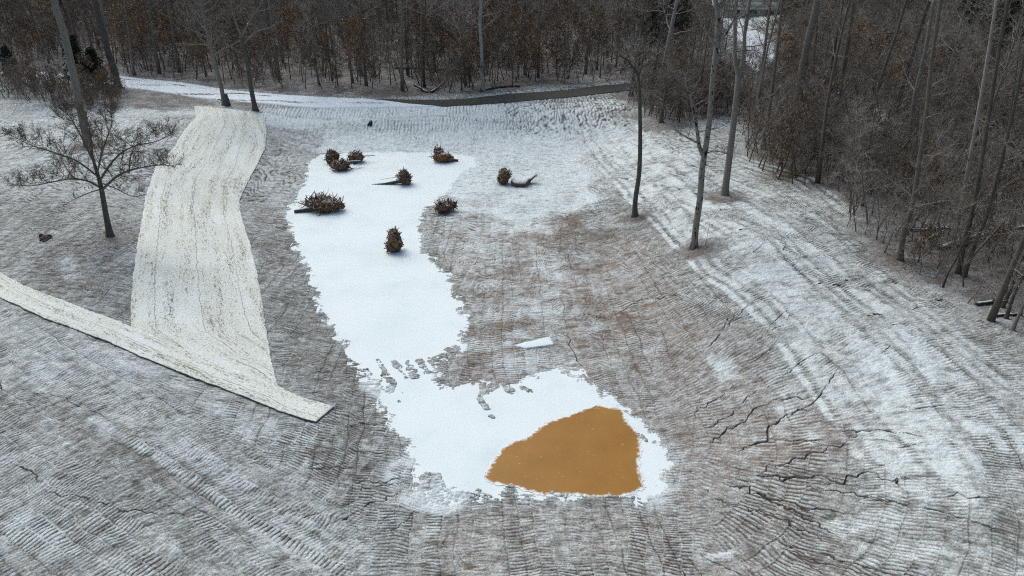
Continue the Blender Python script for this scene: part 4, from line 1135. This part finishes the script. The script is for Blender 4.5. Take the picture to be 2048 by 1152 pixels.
special("white_tree", (722,152), [(716,118),(710,85),(706,58)], .24, .2, 'palem', "white sycamore with upswept limbs, the brightest crown in the woods", seed=25, tmat='palem',
        limbs=[([(706,72),(716,40),(722,10),(730,-30)], .15, .07, dict(n=9, L=3, rm=.02)), ([(706,62),(700,30),(694,5),(690,-30)], .12, .05, dict(n=8, L=3, rm=.02)), ([(705,58),(680,35),(655,15),(645,0)], .08, .03, dict(n=6, L=2, rm=.02)), ([(712,50),(735,25),(770,5)], .07, .03, dict(n=6, L=2, rm=.02)), ([(704,80),(700,50),(696,40)], .06, .03, {})])
special("pale_trunk_tree", (967,182), [(964,140),(963,90),(960,50),(962,10),(960,-40)], .26, .16, 'palem', "single straight whitish trunk at the woods edge behind the middle of the driveway", seed=26, tmat='twig', crown=dict(n=8, Lr=3, f0=.5))
for i, (bx, by, pts, lb) in enumerate([((880),112,[(884,70),(882,30),(880,-20)], "thin white trunk deep in the woods between the sycamore and the straight pale trunk"),
        (1172,120,[(1178,70),(1182,20),(1186,-30)], "pale crooked trunk in the woods left of the green-grey bushy crown"),
        (268,150,[(262,100),(255,40),(248,-20)], "pale twin-looking trunk in the woods above the left of the driveway"),
        (560,160,[(552,110),(545,60),(536,-20)], "light grey trunk in the woods above the forked verge tree"),
        (1810,330,[(1822,250),(1830,190),(1850,100),(1868,0)], "pale knotted trunk standing in the middle of the right-hand brush"),
        (1050,150,[(1050,100),(1046,50),(1044,-20)], "light grey trunk in the woods above the bare asphalt")]):
    special("pale_trunk_tree", (bx, by), pts, .20, .13, 'pale', lb, seed=60 + i, crown=dict(n=10, Lr=3, f0=.4))
# nearest trunks on the right edge
for i, (b, pts, r, lb) in enumerate([((1800,518), [(1808,470),(1822,420),(1830,380),(1838,320),(1850,240),(1866,120),(1885,-20)], .17, "slim tree ringed by leaf litter at the corner of the right-hand woods"),
        ((1918,545), [(1930,480),(1946,420),(1958,350),(1975,250),(2000,100),(2020,-20)], .15, "slender grey tree right of the litter-ringed one, in front of the long fallen log"),
        ((1928,552), [(1952,490),(1975,430),(2000,340),(2030,200),(2060,40)], .12, "thin sapling trunk leaning beside the slender grey tree"),
        ((1905,480), [(1915,440),(1928,380),(1945,290),(1970,150),(1995,-20)], .15, "dark trunk behind the long fallen log at the right"),
        ((2003,615), [(2020,575),(2038,530),(2060,470),(2100,350),(2150,200)], .11, "left one of the three leaning trunks at the right edge"),
        ((2012,638), [(2030,590),(2048,545),(2085,450),(2130,300)], .095, "middle one of the three leaning trunks at the right edge"),
        ((2024,660), [(2040,620),(2060,575),(2100,470),(2150,330)], .09, "nearest and lowest of the three leaning trunks at the right edge"),
        ((1975,470), [(1985,420),(2000,350),(2020,240),(2045,60)], .14, "slim trunk behind the right end of the fallen log"),
        ((1725,412), [(1732,360),(1738,300),(1750,220),(1765,100)], .09, "thin sapling at the front corner of the right-hand brush"),
        ((1700,425), [(1703,370),(1706,320),(1712,250)], .06, "thinnest stem at the very front of the right-hand brush"),
        ((1665,285), [(1672,240),(1680,180),(1700,60),(1712,-20)], .26, "brown trunk in the woods right of the thick pale leaning trunk"),
        ((1640,270), [(1650,210),(1660,150),(1675,60),(1690,-20)], .16, "slimmer trunk between the pale leaning trunk and the brown one"),
        ((1545,300), [(1550,260),(1556,220),(1560,180)], .06, "small dark sapling at the tip of the woods beside the snowy clearing"),
        ((1775,300), [(1790,230),(1815,140),(1840,60),(1866,-20)], .24, "dark knobbly trunk leaning right in the middle of the right-hand woods"),
        ((1950,330), [(1955,260),(1965,190),(1985,60)], .18, "dark trunk deep in the right-hand woods near the frame edge")]):
    special("woodland_tree", b, pts, r, r * (.55 if pts[-1][1] < 60 else .12), 'near' if i % 3 else 'twig', lb, seed=80 + i, crown=dict(n=12, Lr=2.6, f0=.25, sub=5, twigs=3))

# conifers
def conifer(base_px, H, R, label, seed, n=5200):
    rg_ = np.random.default_rng(seed); b = hit(*base_px)
    root = empty("conifer", tuple(b))
    tp = trunk_path(rg_, H, .02, .01, 8, b); mb = MB(); mb.tube(tp, trunk_r(.03 * H * .5, 9, .1), 7); mb.build("trunk", M['bark'], root)
    c = MB(); tips = []
    for i in range(46):
        f = .12 + .86 * i / 46; p = np.array([np.interp(f, np.linspace(0, 1, 9), tp[:, k]) for k in range(3)]); az = i * 2.4
        L = R * (1.05 - f) ** .7 * rg_.uniform(.7, 1.15)
        bp = branch(rg_, p, (cos(az), sin(az), .1), L, 0, 4, -.1, .12); c.tube(bp, np.linspace(.03, .008, 5), 3, False)
        for t in np.linspace(.25, 1, 8): tips.append([np.interp(t, np.linspace(0, 1, 5), bp[:, k]) for k in range(3)])
    lf = leaves_at(rg_, tips, n, .22 * R / 2.2, .14)
    c.build("branches", M['twig'], root, False)
    new_obj("foliage", lf[0] - np.array(b), [lf[1]], M['needle'], root)
    tag(root, label, "conifer")
conifer((28,163), 4.3, 1.3, "small dark cedar at the far left beside the snowy driveway", 1)
conifer((168,178), 6.4, 1.9, "dark evergreen in the far left thicket behind the tall pale trunk", 2)
conifer((200,172), 4.6, 1.5, "smaller dark evergreen touching the thick trunk in the left thicket", 3)
conifer((1345,120), 13, 3.2, "dark green pine in the woods behind the right end of the driveway", 4, 8000)
conifer((1300,105), 13, 3.0, "dark green pine left of the other pine behind the driveway", 5, 8000)
conifer((1580,70), 12, 3.2, "dark pine beside the low building at the top of the photo", 6, 8000)
conifer((1985,150), 15, 4.2, "large dark pine at the top right corner", 7, 12000)
conifer((2040,200), 14, 3.8, "dark pine cut by the right edge near the top corner", 8, 9000)
conifer((1920,110), 12, 3.0, "dark pine left of the large corner pine", 9, 8000)

# stump beside the slender tree
b = hit(456, 212); root = empty("tree_stump", tuple(b)); mb = MB()
mb.tube([b + [0, 0, -.1], b + [-.02, 0, .7], b + [-.08, 0, 1.35]], [.36, .27, .24], 9); mb.build("trunk", M['near'], root); tag(root, "broken dead stump at the driveway edge beside the slender pale tree", "stump")

# ------------------------------------------------------------------ root wads on the ice
def clump(rg_, c, size, mb, n=26, seed=0):
    """one lumpy closed surface of soil and matted roots"""
    nu, nv = 30, 18
    u = np.linspace(0, 2 * pi, nu, endpoint=False); v = np.linspace(0, pi, nv)
    U, V = np.meshgrid(u, v, indexing='ij')
    d = np.stack([np.cos(U) * np.sin(V), np.sin(U) * np.sin(V), np.cos(V)], -1)
    rr_ = 1 + .55 * (fbm(U * 1.8 + seed + np.sin(V) * 2, V * 2.4, 3, seed + 200) - .5) + .35 * (vnoise(np.cos(U) * 5 + 9, V * 4 + np.sin(U) * 4, seed + 7) - .5)
    P = d * rr_[..., None] * np.array(size) + c
    i = np.arange(nu)[:, None]; j = np.arange(nv - 1)[None, :]; i2 = (i + 1) % nu
    mb.add(P.reshape(-1, 3), np.stack([i * nv + j, i * nv + j + 1, i2 * nv + j + 1, i2 * nv + j], -1).reshape(-1, 4))
def rootwad(px, py, size, label, seed, trunk=None, mat='root', nroots=150, spikes=7, extra=(), long=1.0, grp=None):
    """px,py: pixel where its foot meets the ice; size: half extents in metres"""
    rg_ = np.random.default_rng(seed); g = hit(px, py); g[2] = max(g[2], 0)
    size = tuple(v * 1.08 for v in size)
    g[1] += size[1] * .8
    root = empty("root_wad", (g[0], g[1], g[2]))
    c = g + [0, 0, size[2] * .80]
    mb = MB(); clump(rg_, c, np.array(size) * .80, mb, seed=seed)
    extra = list(extra)
    for k in range(6):
        d = unit(rg_.normal(0, 1, 3)); d[2] = d[2] * .8 - .1
        extra.append((*(d * np.array(size) * .55), rg_.uniform(.38, .62)))
    for (dx, dy, dz, s) in extra: clump(rg_, c + [dx, dy, dz], np.array(size) * .8 * s * rg_.uniform(.8, 1.25, 3), mb, seed=seed + 3 + int(dx * 50))
    mb.build("root_mass", M[mat], root, True)
    rt = MB()
    cs = [(c, 1.0)] + [(c + [dx, dy, dz], s) for dx, dy, dz, s in extra]
    for i in range(int(nroots * 2.2)):
        cc, s = cs[i % len(cs)]
        d = unit(rg_.normal(0, 1, 3)); d[2] = abs(d[2]) * .9 - .15
        p = cc + d * np.array(size) * .84 * s
        tng = unit(np.cross(d, rg_.normal(0, 1, 3)) + d * rg_.uniform(-.2, .15))
        L = rg_.uniform(.25, .75) * max(size)
        pts = [p]
        for k in range(5):
            tng = unit(tng + rg_.normal(0, .35, 3) - .25 * unit(pts[-1] - cc) * (np.linalg.norm((pts[-1] - cc) / size) > 1.1))
            q = pts[-1] + tng * L / 5; q[2] = max(q[2], g[2] + .02); pts.append(q)
        r = rg_.uniform(.022, .07)
        rt.tube(pts, np.linspace(r, r * .5, 6), 5)
    for i in range(spikes):
        cc, s = cs[i % len(cs)]
        d = unit(rg_.normal(0, 1, 3) * [1, .6, .7]); d[2] = abs(d[2])
        p = cc + d * np.array(size) * .75 * s
        bp = branch(rg_, p, d, rg_.uniform(.35, .8) * long * max(size), 0, 5, -.1, .3)
        bp[:, 2] = np.maximum(bp[:, 2], g[2] + .02)
        rt.tube(bp, np.linspace(.022, .006, 6), 4)
    rt.build("roots", M[mat], root, True)
    if trunk:
        tb = MB()
        for (p1, p2, r1, r2) in trunk:
            a = c + np.array(p1); b_ = c + np.array(p2)
            mid = (a + b_) / 2 + rg_.normal(0, .05, 3)
            P = smooth_path([a, mid, b_], 8); P[:, 2] = np.maximum(P[:, 2], g[2] + r2)
            tb.tube(P, np.linspace(r1, r2, 8), 8)
        tb.build("trunk", M['log'], root, True)
    tag(root, label, "root wad", grp or "uprooted stumps placed on the pond")
    return root
rootwad(664, 333, (.65,.55,.75), "shaggy upright root wad, rear one of the touching pair at the back left", 1, nroots=130)
rootwad(677, 348, (.95,.7,.50), "flat wide root wad in front of the rear left one, touching it", 2, trunk=[((.2,.1,.1),(2.0,.9,.1),.16,.10)], nroots=150)
rootwad(711, 333, (.85,.7,.52), "rounded root wad with a stick poking out to its right", 3, trunk=[((.3,0,.1),(1.9,.3,.12),.07,.03),((0,-.3,-.2),(-.1,-.9,-.4),.12,.10)])
rootwad(884, 332, (.92,.7,.60), "orange-brown cone-shaped root wad at the back right of the ice", 4, mat='rooto', nroots=60, spikes=1, extra=[(-.32,.1,.42,.62),(-.42,.1,.78,.34),(.62,0,-.22,.62)], trunk=[((.6,0,-.3),(1.6,.1,-.42),.22,.12)])
rootwad(808, 379, (.52,.55,.80), "tall narrow root wad with a tapering trunk lying to its left", 5, trunk=[((-.2,0,-.35),(-3.0,-.1,-.7),.24,.02),((-.2,.2,0),(-2.4,.6,-.5),.03,.01)], extra=[(.18,0,-.35,.8)])
rootwad(648, 433, (1.25,.8,.62), "largest bristly root wad with a broken trunk end pointing to the left shore", 6, trunk=[((-.6,-.2,-.2),(-2.5,-.5,-.40),.26,.14)], nroots=260, spikes=22, extra=[(-1.0,.2,.05,.6),(.6,0,-.05,.75)], long=1.25)
rootwad(889, 428, (.80,.6,.52), "squat mossy root wad with snow on its shoulder, on the right shore of the ice", 7, extra=[(.55,.1,.15,.62)], nroots=140)
rootwad(789, 513, (.62,.6,.78), "barrel-shaped root wad standing alone in the middle of the ice", 8, nroots=130, spikes=5, extra=[(-.05,.1,.5,.75)], long=.5)
rootwad(1008, 371, (.52,.6,.78), "dark spiky root wad standing on the snowy mud right of the pond", 9, nroots=160, spikes=24, long=.9)
# flat trunk slab beside it
g = hit(1040, 373); root = empty("broken_log", tuple(g)); mb = MB()
P = smooth_path([g + [-.75, .6, .30], g + [-.2, .35, .20], g + [.35, .3, .26], g + [.85, .75, .40], g + [1.35, 1.15, .62]], 26)
rg_ = np.random.default_rng(14)
mb.tube(P, np.interp(np.linspace(0, 1, 26), [0, .12, .5, .8, 1], [.22, .34, .36, .22, .10]) * rg_.uniform(.86, 1.14, 26), 14)
v = mb.v[0]; c_ = np.repeat(P, 14, 0); n_ = len(c_); ofs = v[:n_] - c_; ofs[:, 1] *= 2.0; ofs[:, 2] *= .95
v[:n_] = c_ + ofs * (1 + .35 * (vnoise(v[:n_, 0] * 4 + 5, v[:n_, 1] * 5 + v[:n_, 2] * 6, 77)[:, None] - .5)); v[:n_, 1] += .15
mb.build("trunk", M['slablog'], root)
mb = MB()
for k in range(10): mb.tube(branch(rg_, P[-2] + rg_.normal(0, .1, 3), (1, rg_.normal(0, .6), rg_.uniform(0, .6)), rg_.uniform(.3, .7), 0, 4, 0, .2), [.03, .022, .015, .010, .005], 4)
mb.build("splinters", M['log'], root)
tag(root, "curved snow-topped broken log lying against the dark spiky root wad", "log")

# ------------------------------------------------------------------ slab, culvert, stake, dirt, logs
def slab():
    c4 = [hit(*p) for p in [(1026,692),(1100,674),(1108,690),(1050,698)]]
    c4 = np.array(c4); z = c4[:, 2].max() + .02
    n = 24; ring = []
    for i in range(4):
        for t in np.linspace(0, 1, 12, endpoint=False): ring.append(c4[i][:2] * (1 - t) + c4[(i + 1) % 4][:2] * t)
    ring = np.array(ring); c = ring.mean(0); k = len(ring); r = np.random.default_rng(3)
    ring += r.normal(0, .012, ring.shape)
    rings = [(1.0, -.1), (1.0, .03), (.95, .055), (.85, .06), (.5, .06)]
    V = np.vstack([np.c_[c + (ring - c) * s, hm(*(c + (ring - c) * s).T) + h] for s, h in rings] + [[[c[0], c[1], float(hm(*c)) + .062]]])
    q = []; a = np.arange(k); b_ = (a + 1) % k
    for j in range(len(rings) - 1): q.append(np.stack([j * k + a, j * k + b_, (j + 1) * k + b_, (j + 1) * k + a], -1))
    t = np.stack([(len(rings) - 1) * k + a, (len(rings) - 1) * k + b_, np.full(k, len(V) - 1)], -1)
    o = new_obj("snow_covered_slab", V, [np.vstack(q), t], M['snow'], smooth=False)
    tag(o, "low rectangular slab buried under smooth snow on the bare mud between the two ice areas", "slab")
slab()
def m_plain(name, col, rough=.7):
    m, nt, b = mat_new(name, rough, .3)
    c = ramp(nt, noise(nt, 8, 4, .6, pos(nt)), [(.3, tuple(v * .8 for v in col)), (.7, tuple(min(1, v * 1.15) for v in col))])
    nt.links.new(c, b.inputs["Base Color"]); return m
M['black'] = m_plain("black_plastic_mat", (.012, .012, .012)); M['white'] = m_plain("white_paint_mat", (.62, .64, .62)); M['rust'] = m_plain("rusty_steel_mat", (.05, .035, .03))
M['roof'] = m_plain("green_metal_mat", (.16, .20, .18)); M['wall'] = m_plain("pale_siding_mat", (.42, .46, .44)); M['dirt'] = m_plain("dark_dirt_mat", (.022, .016, .013)); M['stone'] = m_plain("gravel_mat", (.20, .19, .18))
# culvert pipe
g = hit(740, 250) - [0, .15, .40]; root = empty("culvert_pipe", tuple(g)); mb = MB(); k = 20; a = np.arange(k) * 2 * pi / k
for r0, y0, y1 in ((.42, -.25, 1.6), (.36, -.25, 1.6)):
    pass
ringp = lambda r, y: np.stack([r * np.cos(a), np.full(k, y), r * np.sin(a) + .42], -1) + g
V = np.vstack([ringp(.20, -.12), ringp(.25, -.12), ringp(.25, 1.5), ringp(.20, 1.5)]); b_ = (np.arange(k) + 1) % k; aa = np.arange(k)
q = np.vstack([np.stack([aa, b_, k + b_, k + aa], -1), np.stack([k + aa, k + b_, 2 * k + b_, 2 * k + aa], -1), np.stack([3 * k + aa, 3 * k + b_, b_, aa], -1)])
mb.add(V, q, np.stack([np.full(k - 2, 3 * k), 3 * k + np.arange(1, k - 1), 3 * k + np.arange(2, k)], -1)); mb.build("pipe", M['black'], root)
tag(root, "black culvert pipe mouth in the snowy bank below the driveway", "culvert")
for i in range(16):
    pass
# wire stake near the flaky tree
g = hit(1411, 492); root = empty("wire_stake", tuple(g)); mb = MB()
P = np.array([g, g + [.03, 0, .8], g + [.06, 0, 1.45], g + [.12, 0, 1.58], g + [.22, 0, 1.60]]); mb.tube(smooth_path(P, 14), .014, 5); mb.build("shaft", M['rust'], root)
mb = MB(); mb.tube([g + [.20, 0, 1.63], g + [.27, 0, 1.52], g + [.29, 0, 1.42]], [.05, .06, .03], 7); mb.build("marker", M['white'], root)
tag(root, "thin hooked wire stake with a white tip beside the flaky-barked tree", "stake")
g = hit(4, 778); root = empty("dry_weed", tuple(g)); mb = MB(); rg_ = np.random.default_rng(8)
for i in range(9): mb.tube(branch(rg_, g, (rg_.normal(0, .25), rg_.normal(0, .2), 1), rg_.uniform(.4, 1.0), 0, 4, 0, .2), [.012, .01, .008, .006, .004], 4)
mb.build("stem", M['dark'], root); tag(root, "dark dry weed stalk at the left edge of the photo", "weed")
for i, (px, py, n_) in enumerate([(1588,350,90), (1605,345,60), (1562,356,50)]):
    g = hit(px, py); rg_ = np.random.default_rng(600 + i); mb = MB()
    for k in range(n_): 
        b0 = g + [rg_.normal(0, .5), rg_.normal(0, .35), -.02]; mb.tube(branch(rg_, b0, (rg_.normal(0, .4), rg_.normal(0, .4), 1), rg_.uniform(.35, .8), 0, 3, -.5, .25), [.014, .012, .009, .004], 3, False)
    o = mb.build("dry_grass_tuft", M['tan']); tag(o, ["tawny dry grass tuft at the near tip of the right-hand woods, largest of three", "tawny dry grass tuft just right of the largest one", "small tawny grass tuft left of the largest one"][i], "grass tuft", "dry grass tufts at the woods edge")
# burrow spoil
g = hit(92, 478); mb = MB(); rg_ = np.random.default_rng(9)
for i in range(14):
    clump(rg_, g + [rg_.normal(0, .28), rg_.normal(0, .3), .05], (rg_.uniform(.08, .26), rg_.uniform(.08, .22), rg_.uniform(.05, .13)), mb, seed=i)
o = mb.build("dirt_clod_pile", M['dirt']); tag(o, "dark lump of turned-up earth in the left field left of the spreading tree", "earth clod")

def log(pts_px, r0, r1, label, seed, lift=.1, mat='log', name="fallen_log", grp=None):
    P = np.array([hit(*p) for p in pts_px]); P[:, 2] += np.array(lift) if np.ndim(lift) else lift
    rg_ = np.random.default_rng(seed); S = smooth_path(P, max(8, len(P) * 5)); S[:, :2] += rg_.normal(0, r0 * .15, (len(S), 2))
    root = empty(name, tuple(P[0])); mb = MB(); mb.tube(S, np.linspace(r0, r1, len(S)), 8); mb.build("trunk", M[mat], root)
    c = MB(); n = 5
    for i in range(n):
        p = S[rg_.integers(len(S) // 3, len(S))]; c.tube(branch(rg_, p, (rg_.normal(0, 1), rg_.normal(0, 1), .5), rg_.uniform(.4, 1.4), 0, 4), np.linspace(r1 * .4 + .01, .008, 5), 4)
    c.build("broken_branches", M[mat], root); tag(root, label, "log", grp)
log([(1877,500),(1930,485),(1990,476),(2060,465)], .16, .12, "longest fallen log, snow-streaked, crossing the woods floor at the right edge", 1, [.12,.25,.4,.5])
log([(1822,462),(1850,462),(1885,458),(1905,462)], .09, .05, "crooked thin fallen limb beside the litter-ringed tree", 2)
log([(1855,480),(1875,470),(1890,462)], .06, .04, "short limb crossing under the crooked fallen one", 3)
log([(1952,611),(1990,606),(2010,600)], .12, .09, "short log at the foot of the three leaning trunks", 4)
log([(1985,634),(2020,632),(2060,630)], .09, .07, "dark log under the leaning trunks at the right edge", 5)
log([(1700,250),(1725,236),(1752,222)], .20, .12, "snow-topped pale log lying on a snowy patch inside the right-hand woods", 6, [.15,.4,.6])
log([(2010,553),(2050,556)], .07, .05, "pale log end at the right edge above the leaning trunks", 7)
log([(830,178),(845,182),(855,186)], .16, .1, "pale broken log on the woods floor behind the driveway, left of centre", 8, [.5,.2,.1])
log([(862,186),(878,178),(890,172)], .14, .1, "second pale broken log on the woods floor, right of the first", 9, [.1,.3,.6])
log([(960,184),(1000,176),(1040,174)], .14, .1, "dark log lying along the woods edge right of the straight whitish trunk", 10, mat='dark')
log([(790,152),(830,152),(880,156)], .14, .1, "dark fallen trunk deeper in the woods above the two pale broken logs", 11, 1.0, mat='dark')
# loose sticks on the snow
GS_ = ("short dark stick lying on the snowy ground of the right-hand clearing", "stick", "sticks on the snowy clearing")
for i, (px, py) in enumerate([(1506,505),(1565,500),(1690,560),(1735,632),(1745,628),(1636,568),(1665,570),(1600,430),(1655,400),(1612,438),(1478,460),(1520,455),(1440,420),(1785,650),(1770,700),(1825,620),(1870,600),(1875,602)]):
    g = hit(px, py); rg_ = np.random.default_rng(500 + i); a = rg_.uniform(-.5, .9)
    mb = MB(); mb.tube(branch(rg_, g + [0, 0, .03], (cos(a), sin(a), .02), rg_.uniform(.5, 1.2), 0, 5, 0, .2), np.linspace(.03, .012, 6), 5)
    mb.tube(branch(rg_, g + [cos(a) * .3, sin(a) * .3, .03], (cos(a + .8), sin(a + .8), .12), .35, 0, 3, 0, .2), [.016, .013, .010, .006], 4)
    o = mb.build("stick", M['dark']); tag(o, *GS_)

# ------------------------------------------------------------------ low building at the top
g = hit(1490, 34); gx_, gy_ = g[0], g[1]
root = empty("low_building", tuple(g))
def box(mb, x0, x1, y0, y1, z0, z1):
    v = np.array([[x, y, z] for x in (x0, x1) for y in (y0, y1) for z in (z0, z1)], float)
    mb.add(v, [[0, 1, 3, 2], [4, 6, 7, 5], [0, 4, 5, 1], [2, 3, 7, 6], [0, 2, 6, 4], [1, 5, 7, 3]])
mb = MB(); box(mb, gx_ - 4, gx_ + 8, gy_, gy_ + 5, g[2] - .3, g[2] + 1.6); mb.build("wall", M['wall'], root, False)
mb = MB(); z0, z1 = g[2] + 1.6, g[2] + 2.7
v = np.array([[gx_ - 4.4, gy_ - .4, z0], [gx_ + 8.4, gy_ - .4, z0], [gx_ + 8.4, gy_ + 2.5, z1], [gx_ - 4.4, gy_ + 2.5, z1], [gx_ + 8.4, gy_ + 5.4, z0], [gx_ - 4.4, gy_ + 5.4, z0]], float)
v2 = v - [0, 0, .12]
mb.add(np.vstack([v, v2]), [[0, 1, 2, 3], [3, 2, 4, 5], [6, 9, 8, 7], [9, 11, 10, 8], [0, 6, 7, 1], [4, 10, 11, 5]], None); mb.build("roof", M['roof'], root, False)
mb = MB(); box(mb, gx_ - 4.5, gx_ + 8.5, gy_ - .52, gy_ - .403, z0 - .18, z0 + .14); box(mb, gx_ - 4.5, gx_ + 8.5, gy_ + 2.44, gy_ + 2.56, z1 + .01, z1 + .2); mb.build("trim", M['white'], root, False)
for k in range(3):
    mb = MB(); box(mb, gx_ - 2.6 + 3.4 * k, gx_ - 1.2 + 3.4 * k, gy_ - .06, gy_ - .003, g[2] + .5, g[2] + 1.3); mb.build("window", M['black'], root, False)
tag(root, "long low pale building with green-grey roof in the far snowy clearing", "building")

# ------------------------------------------------------------------ falling snow
mb = MB(); rg_ = np.random.default_rng(77)
ico = np.array([[1,0,0],[-1,0,0],[0,1,0],[0,-1,0],[0,0,1],[0,0,-1]], float); it = np.array([[0,2,4],[2,1,4],[1,3,4],[3,0,4],[2,0,5],[1,2,5],[3,1,5],[0,3,5]])
for i in range(420):
    y = rg_.uniform(9, 60); x = rg_.uniform(-.85, .85) * (y + 8); z = rg_.uniform(1, 21.5)
    mb.add(ico * rg_.uniform(.008, .018) + [x, y, z], None, it)
v, q, t = mb.arrays(); o = new_obj("falling_snowflakes", v, [q, t], M['snow']); tag(o, "small snowflakes drifting through the air over the pond and woods", None, None, 'stuff')
